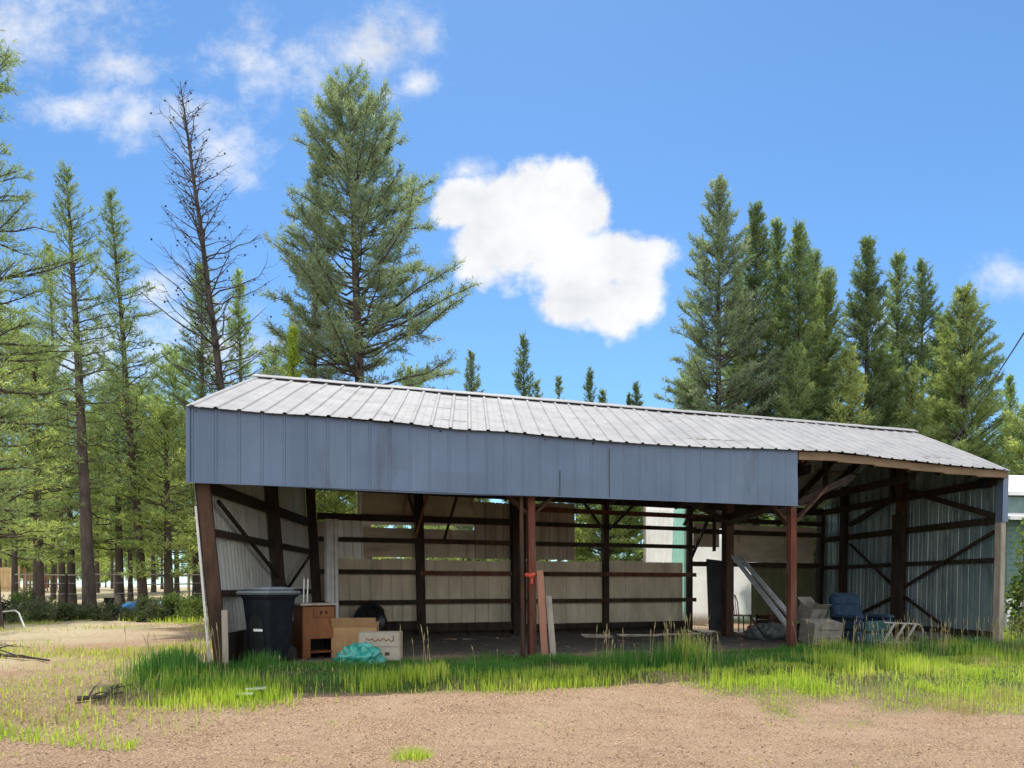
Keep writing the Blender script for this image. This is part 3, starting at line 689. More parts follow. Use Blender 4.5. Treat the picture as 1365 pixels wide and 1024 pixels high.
# scraps on the grass
for (px, py, w, rz, lb) in ((327, 923, .17, .1, 'flat pale scrap lying on the shaded grass, the left one'), (341, 919, .22, .35, 'flat pale scrap lying on the shaded grass, the right one')):
    X, Y = gpix(px, py); mb = MB(); mb.box((0, 0, .03), (w, .12, .025), rz, bevel=.006); o = mb.build('scrap_board', M['trim'], None); o.location = (X, Y, g1(X, Y) + .02); tag(o, lb, 'scrap')
#@@PART2
# ------------------------------------------------------------------ trees
def rot_about(d, k, a):
    """rotate vectors d about unit k by angles a"""
    c, s = np.cos(a)[:, None], np.sin(a)[:, None]
    return d * c + np.cross(k, d) * s + k * (np.sum(k * d, 1, keepdims=True)) * (1 - c)
def tubes(paths, radii, n):
    """many tubes of equal point count at once: paths (B,K,3), radii (B,K) -> V, F"""
    Bn, K, _ = paths.shape
    d = np.gradient(paths, axis=1); d /= np.linalg.norm(d, axis=2, keepdims=True) + 1e-9
    up = np.zeros_like(d); up[..., 2] = 1; flat = np.abs(d[..., 2]) > .93; up[flat] = (1, 0, 0)
    a = np.cross(d, up); a /= np.linalg.norm(a, axis=2, keepdims=True) + 1e-9; b = np.cross(a, d)
    t = np.arange(n) * 2 * math.pi / n
    V = paths[:, :, None] + radii[:, :, None, None] * (a[:, :, None] * np.cos(t)[None, None, :, None] + b[:, :, None] * np.sin(t)[None, None, :, None])
    V = V.reshape(-1, 3)
    bb, kk, jj = np.meshgrid(np.arange(Bn), np.arange(K - 1), np.arange(n), indexing='ij')
    base = bb * K * n + kk * n; j2 = (jj + 1) % n
    Fq = np.stack([base + jj, base + j2, base + n + j2, base + n + jj], -1).reshape(-1, 4)
    return V, Fq
def needles(r, c, d, size, K, width, spread=.8):
    """tufts at c (M,3) along d: K thin blades each"""
    Mn = len(c); d = np.repeat(d, K, 0); base = np.repeat(c, K, 0); sz = np.repeat(size, K)
    u = r.normal(size=(Mn * K, 3)); u /= np.linalg.norm(u, axis=1, keepdims=True)
    v = d * .75 + u * spread; v /= np.linalg.norm(v, axis=1, keepdims=True)
    base = base + d * ((r.random(Mn * K) - .72) * sz * 1.9)[:, None]
    L = sz * r.uniform(.55, 1.05, Mn * K); side = np.cross(v, r.normal(size=(Mn * K, 3))); side /= np.linalg.norm(side, axis=1, keepdims=True)
    tip = base + v * L[:, None]; mid = base + v * (L * .45)[:, None]; w = (width * r.uniform(.7, 1.3, Mn * K) * .5)[:, None]
    V = np.stack([base, mid - side * w, tip, mid + side * w], 1).reshape(-1, 3)
    return V, np.arange(Mn * K * 4).reshape(-1, 4)
def pine(seed, h, cb, w, lean=(0, 0), r0=.2, whorl=.5, nb=5, K=14, nsize=.24, nwid=.03, p=.9, e_low=-8, e_top=48, gap=.1, tuft=.8, asym=0, az0=0, bare=False, low_thin=.3, dead_low=0, spread=.85, bend=.14, fine=True, inner=.34, jag=.5):
    """returns wood V,F and needle V,F in tree space"""
    r = np.random.default_rng(seed); lean = np.array([lean[0], lean[1]])
    K_ = 18; zt = np.linspace(-.25, h, K_); tt = np.clip(zt / h, 0, 1)
    wob = np.cumsum(r.normal(size=(K_, 2)) * .012 * h / 12, 0) * tt[:, None]
    axp = np.concatenate([lean[None] * (tt ** 1.15)[:, None] + wob - wob[-1] * tt[:, None], zt[:, None]], 1)
    rad = r0 * ((1 - tt) ** .8 * .93 + .05) + r0 * .35 * np.exp(-np.maximum(zt, 0) / .35)
    tv, tf = tubes(axp[None], rad[None], 9)
    WV, WF, nW = [tv], [tf], len(tv); Cs, Ds, Sz = [], [], []
    z = cb; az = az0
    brP, brR, twP, twR = [], [], [], []
    while z < h * .985:
        t = (z - cb) / (h - cb); full = (1 - t) ** p * (low_thin + (1 - low_thin) * min(1, t / .28)) + .02
        n = max(3, int(round(nb * r.uniform(.7, 1.25))))
        for k in range(n):
            if r.random() < gap: continue
            a = az + 2 * math.pi * k / n + r.normal() * .28
            L = w * full * r.uniform(jag, 1.15) * (1 + asym * math.cos(a - az0))
            L = max(L, .10); ns = nsize * (.62 + .38 * min(1, L / .8))
            el = R_(e_low + (e_top - e_low) * t ** 1.2 + r.normal() * 7)
            zz = z + r.normal() * whorl * .22
            base = np.array([np.interp(zz, zt, axp[:, 0]), np.interp(zz, zt, axp[:, 1]), zz])
            dh = np.array([math.cos(a), math.sin(a), 0]); s = np.linspace(0, 1, 6)[:, None]
            pts = base + dh * (math.cos(el) * L * s) + np.array([0, 0, 1]) * (math.sin(el) * L * s + bend * L * s ** 2 * (1.3 if t < .5 else .6) )
            pts[1:] += r.normal(size=(5, 3)) * .022 * L
            rb = min(max(.010 + .013 * L, .010), .6 * r0 * (1 - z / h) + .008)
            brP.append(pts); brR.append(rb * (1 - .78 * s[:, 0]))
            if bare or (dead_low and t < dead_low and r.random() < .75):
                m_ = int(3 + L * 3.2)
                for q in range(m_):
                    ss = r.uniform(.25, 1); b0 = base + (pts[-1] - base) * 0; i0 = min(int(ss * 5), 4); b0 = pts[i0] + (pts[i0 + 1] - pts[i0]) * (ss * 5 - i0)
                    dd = dh + r.normal(size=3) * .55 + np.array([0, 0, .12]); dd /= np.linalg.norm(dd); l2 = L * r.uniform(.12, .34)
                    e1 = b0 + dd * l2 * .5 + r.normal(size=3) * .03; e2 = b0 + dd * l2 + np.array([0, 0, .12 * l2])
                    twP.append(np.stack([b0, e1, e2])); twR.append(np.array([.009, .006, .003]) * (1.15 if bare else 1))
                continue
            m_ = max(2, int(L * (1 - inner * .8) / (.23 / tuft)))
            ss = np.concatenate([np.linspace(inner if L > .8 else .12, .97, m_) + r.normal(size=m_) * .03]); ss = np.clip(ss, .05, .99)
            i0 = np.minimum((ss * 5).astype(int), 4); fr = ss * 5 - i0
            b0 = pts[i0] + (pts[i0 + 1] - pts[i0]) * fr[:, None]; tg = pts[i0 + 1] - pts[i0]; tg /= np.linalg.norm(tg, axis=1, keepdims=True)
            for sg in (-1, 1):
                ang = sg * R_(48) * r.uniform(.5, 1.25, m_); upv = np.tile(np.array([[0, 0, 1.]]), (m_, 1))
                dd = rot_about(tg, upv, ang) + upv * r.uniform(-.12, .5, m_)[:, None]; dd /= np.linalg.norm(dd, axis=1, keepdims=True)
                l2 = (L * .30 * (1.05 - ss) + .14) * r.uniform(.6, 1.25, m_)
                tip = b0 + dd * l2[:, None]
                Cs.append(tip); Ds.append(dd); Sz.append(ns * r.uniform(.75, 1.2, m_))
                if fine:
                    for q in range(m_): twP.append(np.stack([b0[q], (b0[q] + tip[q]) / 2 - [0, 0, .015], tip[q]])); twR.append(np.array([.007, .005, .003]))
                lg = l2 > .34
                if lg.any():
                    for fq in (.55,):
                        Cs.append(b0[lg] + dd[lg] * (l2[lg] * fq)[:, None] + r.normal(size=(lg.sum(), 3)) * .05); Ds.append(dd[lg]); Sz.append(ns * r.uniform(.6, .95, lg.sum()))
            Cs.append(pts[-1:]); tgl = pts[-1] - pts[-2]; Ds.append((tgl / np.linalg.norm(tgl))[None]); Sz.append(np.array([ns * 1.15]))
        az += 1.1 + r.random() * .7; z += whorl * r.uniform(.75, 1.25) * (1 - .45 * t)
    if not bare: Cs.append(axp[-1:] - [0, 0, .05]); Ds.append(np.array([[0, 0, 1.]])); Sz.append(np.array([nsize * .8]))
    for P_, R2, n in ((brP, brR, 4), (twP, twR, 3)):
        if P_:
            v, f = tubes(np.array(P_), np.array(R2), n); WV.append(v); WF.append(f + nW); nW += len(v)
    NV_, NF_ = (None, None)
    if Cs:
        NV_, NF_ = needles(r, np.concatenate(Cs), np.concatenate(Ds), np.concatenate(Sz), K, nwid, spread)
    tips = np.array([q[-1] for q in twP[::3]]) if bare else None
    return np.concatenate(WV), np.concatenate(WF), NV_, NF_, tips
def place_tree(name, label, bx, d, tx, ty, wpx, mat, bark='bark', cbf=.15, group=None, seed=1, cat='tree', x=None, **k):
    X = (bx - CX) / F * d if x is None else x; z0 = g1(X, d); h = (HY - ty) / F * d + EYE - z0
    lean = ((tx - bx) / F * d, 0); w = wpx / 2 / F * d
    wv, wf, nv, nf, tips = pine(seed, h, h * cbf, w, lean, **k)
    t = thing(name, label, cat, (X, d, z0), group)
    link('trunk', np_mesh('trunk', wv, [wf], [M[bark]], smooth=True), t)
    if nv is not None: link('crown', np_mesh('crown', nv, [nf], [M[mat]]), t)
    if tips is not None:
        for q in tips[::3]:
            q = Vector(q); mb = MB(); mb.tube([q, q + Vector((0, 0, .04)), q + Vector((.01, 0, .09))], [.02, .05, .012], 5)
            mb.build('cone', M['cone'], t)
    return t
# left side
place_tree('pine_tree', 'large near pine reaching in from the left edge with a dense bluish-green crown', -80, 13, -60, -60, 365, 'needle', cbf=.20, seed=11, r0=.26, whorl=.42, nb=6, K=14, nsize=.16, nwid=.015, tuft=1.6, low_thin=.75, inner=.3, p=.62, e_low=-4, e_top=40)
place_tree('pine_tree', 'tall thin-crowned pine with a thick dark trunk at the left, the stoutest trunk there', 120, 23, 88, 226, 190, 'needle', cbf=.26, seed=12, r0=.22, whorl=.42, nb=5, K=13, nsize=.19, nwid=.024, tuft=1.1, p=.7, gap=.22, e_low=-10, e_top=52, dead_low=.10)
place_tree('pine_tree', 'slim pine with a left-leaning trunk, narrow crown, between the stout pine and the bare tree', 192, 27, 146, 253, 150, 'needle', cbf=.24, seed=13, r0=.19, whorl=.40, nb=5, K=12, nsize=.19, nwid=.027, tuft=1.1, p=.7, gap=.2, e_low=-8, e_top=50)
place_tree('pine_tree', 'thin pine showing its upper half just left of the stout pine', 84, 34, 64, 325, 100, 'needle', cbf=.45, seed=14, r0=.17, whorl=.42, K=11, nsize=.2, nwid=.034, tuft=1.1, gap=.25)
place_tree('dead_tree', 'tall bare dead tree leaning left with reddish bark and no needles', 326, 30, 240, 108, 200, 'needle', 'bark_dead', cbf=.30, seed=15, cat='dead tree', r0=.25, whorl=.52, nb=5, bare=True, p=.55, e_low=4, e_top=50, gap=.12, low_thin=.7, bend=.18)
place_tree('pine_tree', 'bushy pine directly behind the bare dead tree', 272, 38, 268, 352, 130, 'needle', cbf=.12, seed=16, r0=.2, whorl=.42, nb=6, K=12, nsize=.21, nwid=.036, tuft=1.15, p=.6)
place_tree('pine_tree', 'shorter green pine just right of the bare dead tree', 322, 38, 318, 362, 95, 'needle_pale', cbf=.12, seed=17, r0=.18, whorl=.42, nb=6, K=11, nsize=.21, nwid=.036, tuft=1.15, p=.6)
place_tree('pine_tree', 'largest pine behind the shed roof, very broad bluish crown', 489, 27, 464, 113, 320, 'needle_blue', cbf=.26, seed=18, r0=.30, whorl=.50, nb=7, K=18, nsize=.27, nwid=.032, p=.54, e_low=-4, e_top=50, gap=.14, tuft=1.15, low_thin=.8, asym=.10, inner=.42, jag=.50, spread=1.0)
place_tree('pine_tree', 'pinkish-trunked pine merging into the left side of the largest pine', 410, 28, 424, 205, 165, 'needle_blue', 'bark_red', cbf=.28, seed=19, r0=.22, whorl=.45, nb=6, K=13, nsize=.23, nwid=.032, tuft=1.1, p=.75, gap=.18, dead_low=.2, low_thin=.8)
place_tree('young_pine', 'small bright yellow-green young pine peeking over the left roof ridge', 391, 21, 391, 436, 78, 'needle_young', cbf=.22, seed=20, r0=.10, whorl=.34, nb=7, K=13, nsize=.17, nwid=.024, p=.75, tuft=1.3, e_low=22, e_top=66, gap=0)
# small ones over the ridge in the middle
for i, (px, ty, w, lb, mt) in enumerate(((628, 470, 52, 'small conical pine over the ridge, nearest the largest pine', 'needle_blue'), (698, 450, 54, 'tallest of the small dark conical pines over the middle of the ridge', 'needle_dark'),
        (716, 508, 40, 'short bushy pine touching the right foot of the tallest small one', 'needle_olive'), (745, 503, 34, 'thin sparse little pine between two darker ones over the ridge', 'needle'),
        (786, 496, 44, 'dark dense little pine over the ridge, right of the thin sparse one', 'needle_dark'), (803, 520, 36, 'low pine beside the right of the dark dense little one', 'needle'), (848, 513, 40, 'last small dark pine before the tall right-hand group', 'needle_dark'), (838, 528, 26, 'tiny pine tip hugging the last small dark pine on its left', 'needle_dark'))):
    place_tree('pine_tree', lb, px, 44, px, ty, w * 1.7, mt, cbf=.12, seed=30 + i, r0=.14, whorl=.55, nb=5 if i != 3 else 4, K=12, nsize=.23, nwid=.045, p=.62, tuft=1.2, jag=.55, gap=.05 if i != 3 else .3, e_low=5, e_top=55)
# right-hand group
for i, (bx, d, tx, ty, w, mt, lb, kw) in enumerate((
    (957, 32, 959, 238, 165, 'needle_blue', 'tallest right-hand pine, open crown with boughs out to the left and bare grey trunk line', dict(gap=.22, p=.8, cbf=.22, r0=.22, low_thin=.9)),
    (1008, 33, 1008, 272, 92, 'needle_dark', 'dense narrow pine next right of the tallest right-hand pine', dict(p=.62, low_thin=.8)),
    (1038, 35, 1036, 293, 84, 'needle', 'narrow pine third from the left in the tall right-hand group', dict(p=.62, gap=.12)),
    (1066, 33, 1064, 300, 98, 'needle', 'fourth pine of the tall right-hand group, pointed, middling green', dict(p=.62, low_thin=.9)),
    (1101, 34, 1102, 364, 92, 'needle_olive', 'lower yellowish pine just left of the big dark cone-shaped one', dict(p=.6, low_thin=.9)),
    (1154, 31, 1156, 321, 118, 'needle_dark', 'dark cone-shaped pine standing alone right of the tall group', dict(p=.75, low_thin=.9)),
    (1132, 29, 1132, 470, 70, 'needle_yellow', 'low light-green pine in front of the dark cone-shaped one', dict(p=.5)),
    (1192, 36, 1198, 341, 88, 'needle', 'sparse slim pine, left of a pair with white cloud behind', dict(p=.7, gap=.25, cbf=.3, r0=.18)),
    (1226, 36, 1229, 350, 88, 'needle_dark', 'sparse slim pine, right of a pair with white cloud behind', dict(p=.7, gap=.22, cbf=.3, r0=.18)),
    (1286, 30, 1284, 384, 165, 'needle_olive', 'broad bushy olive pine at the right, above the roof end', dict(p=.85, low_thin=.95, nb=8, tuft=1.6, gap=.14)),
    (1262, 33, 1258, 425, 90, 'needle', 'rounded pine shoulder on the left of the broad olive one', dict(p=.6)),
    (925, 37, 925, 482, 90, 'needle_pale', 'short pale pine below the left boughs of the tallest right-hand pine', dict(p=.6)),
    (985, 36, 984, 360, 80, 'needle_pale', 'pale half-hidden pine filling behind the two tallest right-hand pines', dict(p=.6, gap=.1)),
    (1084, 38, 1084, 335, 80, 'needle', 'half-hidden pine behind the fourth of the tall right-hand group', dict(p=.6)),
    (1178, 31, 1178, 470, 90, 'needle_pale', 'low pale pine at the foot of the sparse pair', dict(p=.5)),
    (1215, 30, 1215, 500, 90, 'needle_olive', 'low olive pine under the right one of the sparse pair', dict(p=.5)),
    (1058, 30, 1058, 470, 80, 'needle', 'low green pine filling the foot of the tall right-hand group', dict(p=.5)),
    (1346, 36, 1346, 498, 62, 'needle_pale', 'thin pale little pine right of the broad olive one', dict(p=.9, gap=.2)),
    (1372, 26, 1372, 560, 110, 'needle_yellow', 'yellow-green small tree at the far right edge over the neighbouring house', dict(p=.4)))):
    k = dict(cbf=.10, r0=.19, whorl=.38, nb=7, K=11, nsize=.21, nwid=.034, gap=.06, e_low=-2, e_top=58, fine=i < 9, tuft=1.4); k['e_low'] = (-2, -14, 6, -10, 2)[i % 5]; k['dead_low'] = (0, .16, 0, .22)[i % 4]; k['bend'] = (.14, .22, .08)[i % 3]; k.update(kw); k['K'] = 14; k['p'] = k['p'] * .78; w = w * 1.14
    place_tree('pine_tree', lb, bx, d, tx, ty, w, mt, seed=60 + i, **k)
# leafy middle-height pines of the left wood
for i, (bx, d, ty, w, mt, lb, cb) in enumerate((
    (-10, 17, 395, 190, 'needle_yellow', 'yellow-green leafy pine hanging in at the far left, nearest and lowest', .24),
    (52, 25, 470, 170, 'needle_olive', 'olive bushy pine left of the stout dark trunk', .26), (96, 31, 540, 150, 'needle_yellow', 'yellow-green bushy pine close behind the stout dark trunk', .25),
    (160, 31, 500, 150, 'needle_olive', 'olive bushy pine between the stout trunk and the left-leaning slim pine', .26), (226, 27, 545, 130, 'needle_yellow', 'yellow-green pine nearest the left end of the shed', .20),
    (262, 34, 560, 110, 'needle_olive', 'olive pine tucked behind the left edge of the front sheet', .20), (20, 36, 430, 150, 'needle_pale', 'pale tall bushy pine deep in the wood at the far left', .28),
    (236, 42, 470, 120, 'needle_pale', 'pale pine seen between the slim leaning pine and the bare dead tree', .25), (205, 48, 520, 130, 'needle', 'mid-green pine low behind the foot of the slim leaning pine', .25),
    (370, 45, 470, 110, 'needle_olive', 'olive pine between the dead tree and the pinkish trunk', .15), (552, 46, 492, 110, 'needle_pale', 'pale low pine under the right boughs of the largest pine', .15))):
    place_tree('pine_tree', lb, bx, d, bx - 6, ty, w, mt, cbf=cb, seed=100 + i, r0=.20 if i < 6 else .16, whorl=.40, nb=6, K=12, nsize=.22 if i else .16, nwid=.036 if i else .022, tuft=1.15, p=.42, gap=.05, low_thin=.85, fine=i < 6)
place_tree('leafy_tree', 'bright yellow-green low tree framed by the upper opening of the rear wall', 812, 38, 812, 560, 150, 'needle_yellow', cbf=.05, seed=140, r0=.14, whorl=.36, nb=7, K=14, nsize=.24, nwid=.05, p=.35, gap=.02, low_thin=.9, tuft=1.3, fine=False)
place_tree('leafy_tree', 'bright yellow-green low tree showing in the gap left of the rear siding boards', 448, 29, 448, 590, 140, 'needle_yellow', cbf=.05, seed=141, r0=.12, whorl=.36, nb=7, K=14, nsize=.22, nwid=.045, p=.35, gap=.02, low_thin=.9, tuft=1.3, fine=False)
# the wood behind: copies of four trees
protos = []
for i, (h, w, mt, cb) in enumerate(((13, 2.1, 'needle_olive', .30), (15, 2.0, 'needle', .36), (11.5, 2.3, 'needle_yellow', .26), (14, 1.9, 'needle_pale', .34))):
    wv, wf, nv, nf, _ = pine(200 + i, h, h * cb, w, (random.uniform(-.5, .5), 0), r0=.14, whorl=.55, nb=5, K=14, nsize=.34, nwid=.065, tuft=.9, p=.5, fine=False)
    protos.append((np_mesh('trunk', wv, [wf], [M['bark']], smooth=True), np_mesh('crown', nv, [nf], [M[mt]])))
cnt = 0
def wood(X, Y, s, label, group):
    global cnt
    a, b_ = protos[cnt % 4]; cnt += 1
    t = thing('pine_tree', label, 'tree', (X, Y, g1(X, Y)), group, random.uniform(0, 6.28)); t.scale = (s, s, s)
    link('trunk', a, t); link('crown', b_, t)
spots = []
def free(X, Y, dmin):
    if any((X - a) ** 2 + (Y - b_) ** 2 < dmin * dmin for a, b_ in spots): return False
    spots.append((X, Y)); return True
k = 0
while k < 24:
    Y = 36 + 60 * random.random() ** 1.2; px = random.uniform(-140, 330); X = (px - CX) / F * Y
    if not free(X, Y, 2.2): continue
    wood(X, Y, random.uniform(.75, 1.05), 'slender dark-trunked pine standing in the wood beyond the left fence', 'pines of the wood beyond the left fence'); k += 1
k = 0
while k < 46:
    Y = 30 + 40 * random.random(); px = random.uniform(345, 1400); X = (px - CX) / F * Y
    top = 575 if px < 880 else 540
    s = min(random.uniform(.6, .95), ((HY - top) / F * Y) / 15)
    if not free(X, Y, 2.4) or (3 < X < 11 and Y < 40): continue
    wood(X, Y, s, 'low pine in the belt of trees close behind the shed', 'pines of the belt behind the shed'); k += 1
# far mass of forest, reads as one
wv, wf, nv, nf, _ = pine(300, 12, 2.2, 2.6, (0, 0), r0=.2, whorl=.9, nb=5, K=7, nsize=1.1, nwid=.16, p=.6, fine=False)
r = np.random.default_rng(5); Vs, Fs, MI, n0 = [], [], [], 0
for q in range(150):
    Y = r.uniform(100, 175); X = r.uniform(-1.15, 1.0) * Y; s = r.uniform(.7, 1.15); a = r.uniform(0, 6.28); ca, sa = math.cos(a) * s, math.sin(a) * s
    for V, Fc, mi in ((wv, wf, 0), (nv, nf, 1)):
        Q = np.stack([V[:, 0] * ca - V[:, 1] * sa + X, V[:, 0] * sa + V[:, 1] * ca + Y, V[:, 2] * s + .85], 1)
        Vs.append(Q); Fs.append(Fc + n0); MI.append(np.full(len(Fc), mi)); n0 += len(Q)
tag(link('distant_forest', np_mesh('distant_forest', np.concatenate(Vs), [np.concatenate(Fs)], [M['bark'], M['needle_yellow']], np.concatenate(MI))), 'far pine forest closing the view behind the nearer trunks', 'forest', kind='stuff')

# ------------------------------------------------------------------ shrubs, grass, gravel
def bush(seed, rx, ry, rz, n, size, width, clumps=9, squash=1.0):
    r = np.random.default_rng(seed); cc = r.normal(size=(clumps, 3)) * [.45, .45, .30] + [0, 0, .55]; rr = r.uniform(.28, .5, clumps)
    k = r.integers(0, clumps, n); u = r.normal(size=(n, 3)); u /= np.linalg.norm(u, axis=1, keepdims=True)
    c = (cc[k] + u * (rr[k] * r.random(n) ** .4)[:, None]) * [rx, ry, rz]; c[:, 2] = np.abs(c[:, 2])
    d = u * .6 + r.normal(size=(n, 3)) * .5 + [0, 0, .35]; d /= np.linalg.norm(d, axis=1, keepdims=True)
    nv, nf = needles(r, c, d, np.full(n, size) * r.uniform(.6, 1.2, n), 1, width, .1)
    st = []; 
    for i in range(clumps * 2):
        e = cc[i % clumps] * [rx, ry, rz] * r.uniform(.7, 1.15); st.append(np.stack([np.array([e[0] * .08, e[1] * .08, -.05]), e * .5 + r.normal(size=3) * .04, e]))
    sv, sf = tubes(np.array(st), np.tile([.014, .010, .004], (len(st), 1)), 4)
    return sv, sf, nv, nf
def place_bush(name, label, X, Y, seed, rx, ry, rz, n, size, width, mat, group=None, dz=0, **k):
    sv, sf, nv, nf = bush(seed, rx, ry, rz, n, size, width, **k)
    t = thing(name, label, 'shrub', (X, Y, g1(X, Y) + dz), group)
    link('stems', np_mesh('stems', sv, [sf], [M['twig']], smooth=True), t); link('foliage', np_mesh('foliage', nv, [nf], [M[mat]]), t)
for i, (px, d, rx, rz, mt, lb) in enumerate((
    (18, 20, 1.1, .62, 'sage', 'dark low shrub at the far left behind the bent pipe'), (62, 21, 1.0, .55, 'sage', 'dark shrub second from the left edge, beside the thin fence post'),
    (98, 22.5, .7, .35, 'sage', 'little grey shrub at the left foot of the stout trunk'), (140, 22, .9, .50, 'sage', 'low grey-green shrub at the right foot of the stout trunk'),
    (172, 22.5, .8, .22, 'sage', 'low shrub in front of the blue tarp, left half'), (203, 21.5, .6, .62, 'sage', 'upright grey-green shrub in front of the right end of the blue tarp'),
    (228, 22, .9, .55, 'leaves', 'greener shrub right of the blue tarp'), (256, 22, .9, .55, 'leaves', 'greener shrub nearest the left shed post'), (30, 25, .9, .8, 'leaves', 'leafy taller shrub under the tan fence panel'))):
    place_bush('shrub', lb, (px - CX) / F * d, d, 400 + i, rx, .6, rz, 2600, .13, .05, mt)
place_bush('leafy_bush', 'tall leafy green bush between the shed corner and the neighbouring house', (1362 - CX) / F * 15.5, 15.5, 420, .42, .4, 1.75, 900, .13, .08, 'leaves', clumps=10)
place_bush('leafy_bush', 'low green bush at the foot of the neighbouring house', (1372 - CX) / F * 14.6, 14.6, 421, .5, .4, .6, 700, .13, .08, 'leaves')

def blades(r, X, Y, H, Wd, bend=.45):
    n = len(X); Z = zg(X, Y) - .012; a = r.uniform(0, 6.283, n); d = np.stack([np.cos(a), np.sin(a), np.zeros(n)], 1); sd = np.stack([-np.sin(a), np.cos(a), np.zeros(n)], 1)
    b0 = np.stack([X, Y, Z], 1); be = bend * r.random(n) ** 1.3; up = np.array([0, 0, 1.])
    m = b0 + up * (H * .55)[:, None] + d * (H * be * .25)[:, None]; tp = b0 + up * (H * (1 - .35 * be))[:, None] + d * (H * be)[:, None]; w = (Wd * .5)[:, None]
    V = np.stack([b0 - sd * w, b0 + sd * w, m + sd * w * .75, tp, m - sd * w * .75], 1).reshape(-1, 3); i = np.arange(n)[:, None] * 5
    return V, [i + np.array([[0, 1, 2, 4]]), i + np.array([[4, 2, 3]])]
def merge(parts):
    V = []; q4 = []; t3 = []; n = 0
    for v, (a, b_) in parts: V.append(v); q4.append(a + n); t3.append(b_ + n); n += len(v)
    return np.concatenate(V), [np.concatenate(q4), np.concatenate(t3)]
def local(s, u):
    p = A + np.outer(u * LAB, DIR) + np.outer(s, NRM); return p[:, 0], p[:, 1]
def scatter(r, n, s0, s1, u0, u1, fn):
    s = r.uniform(s0, s1, n); u = r.uniform(u0, u1, n); X, Y = local(s, u); k = r.random(n) < fn(X, Y, s, u); return X[k], Y[k], s[k], u[k]
r = np.random.default_rng(77); lush, dry, stk = [], [], []  # dry: field blades, and front grass given the sunlit tint
# short turf before the shed
X, Y, s, u = scatter(r, 300000, -1.2, 5.6, -.26, 1.14, lambda X, Y, s, u: grass_amount(X, Y) * np.clip(2.0 * vnoise(X, Y, 1.6) - .38, 0, 1))
lit = (s + (vnoise(X, Y, 1.2) - .5) * .5 > np.where(X > 1.5, 1.8, 2.2)) | (u < -.10 + .05 * vnoise(X, Y, 1.4))  # blades beyond the shed's shadow take the painted sunlit colour
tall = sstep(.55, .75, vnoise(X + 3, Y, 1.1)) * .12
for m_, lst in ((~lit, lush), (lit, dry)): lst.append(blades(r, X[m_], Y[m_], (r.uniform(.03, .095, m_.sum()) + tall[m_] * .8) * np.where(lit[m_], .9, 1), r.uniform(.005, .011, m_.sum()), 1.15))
X, Y, s, u = scatter(r, 42000, -.6, 5.2, -.2, 1.1, lambda X, Y, s, u: grass_amount(X, Y) * np.clip(1.8 * vnoise(X + 30, Y, 1.7) - .5, 0, 1))
k_ = (s > 1.9) | (r.random(len(X)) < .3); X, Y = X[k_], Y[k_]; stk.append(blades(r, X, Y, r.uniform(.03, .12, len(X)), r.uniform(.004, .008, len(X)), 1.6))
# taller clumps: left corner, before the red post, the whole right bay
def clump(n, sc_, uc, ss, us, h0, h1, lst, w=.009, bend=.35):
    s = r.normal(sc_, ss, n); u = r.normal(uc, us, n); X, Y = local(s, u)
    lst.append(blades(r, X, Y, r.uniform(h0, h1, n), r.uniform(.6, 1.3, n) * w, bend))
clump(1500, .60, -.036, .36, .013, .16, .44, lush); clump(350, .25, .035, .2, .010, .12, .30, lush); clump(300, 1.6, -.02, .3, .02, .1, .25, dry); clump(700, 2.3, .01, .2, .022, .06, .2, dry); clump(500, 2.05, .125, .12, .012, .08, .24, dry); clump(600, 2.25, .235, .14, .03, .06, .2, dry); clump(500, 2.2, .31, .14, .03, .06, .2, dry)
clump(700, 1.5, .42, .16, .022, .16, .46, lush); clump(260, 1.5, .435, .10, .010, .3, .6, dry)
clump(500, 1.75, .345, .14, .012, .12, .34, lush); clump(320, 1.95, .165, .08, .010, .12, .26, dry, .02)
clump(700, 2.25, .03, .22, .02, .10, .22, dry); clump(260, 2.3, -.005, .15, .02, .10, .2, dry)
for k in range(26):
    uc = r.uniform(.60, 1.10); clump(int(r.integers(150, 330)), r.uniform(.25, 1.35), uc, .16, .010, .10, r.uniform(.22, .40), lush if r.random() < .6 else dry)
for k in range(26):
    uc = r.uniform(.56, 1.12); clump(int(r.integers(110, 220)), r.uniform(1.4, 2.6), uc, .2, .012, .10, .30, dry)
for k in range(34):
    uc = r.uniform(.42, .85); clump(int(r.integers(40, 120)), r.uniform(2.2, 4.4), uc, .2, .012, .08, .28, dry if r.random() < .6 else stk)
for k in range(16):
    clump(int(r.integers(50, 120)), r.uniform(1.9, 2.3), r.uniform(.10, .56), .08, .012, .06, .2, dry)
# dry field at the left, out to the shrubs
def field(n, x0, x1, y0, y1, h0, h1, lst, w, fn):
    X = r.uniform(x0, x1, n); Y = r.uniform(y0, y1, n); k = r.random(n) < fn(X, Y); X, Y = X[k], Y[k]
    lst.append(blades(r, X, Y, r.uniform(h0, h1, len(X)), r.uniform(.7, 1.3, len(X)) * w, .8))
ff = lambda X, Y: (su(X, Y)[1] < -.03) * np.clip(vnoise(X, Y, .55) * 1.9 - .70, 0, 1) * (.3 + .7 * vnoise(X, Y, 2.5)) * sstep(-1.0, .6, 3.2 - su(X, Y)[0])
field(90000, -16, -3.6, 6.0, 21, .04, .15, dry, .013, ff); field(80000, -16, -3.6, 6.0, 21, .05, .17, stk, .013, ff)
field(26000, -22, -3, 20, 26, .08, .3, dry, .02, lambda X, Y: np.clip(vnoise(X, Y, .6) * 1.6 - .35, 0, 1))
field(16000, -6.5, -3.2, 5.6, 8.2, .04, .13, dry, .010, lambda X, Y: np.clip(vnoise(X + 4, Y, .9) * 2 - 1.05, 0, 1) * (su(X, Y)[0] > 2.0))
field(26000, 10.2, 22, 11, 30, .08, .32, dry, .016, lambda X, Y: (su(X, Y)[1] > 1.015) * .9)
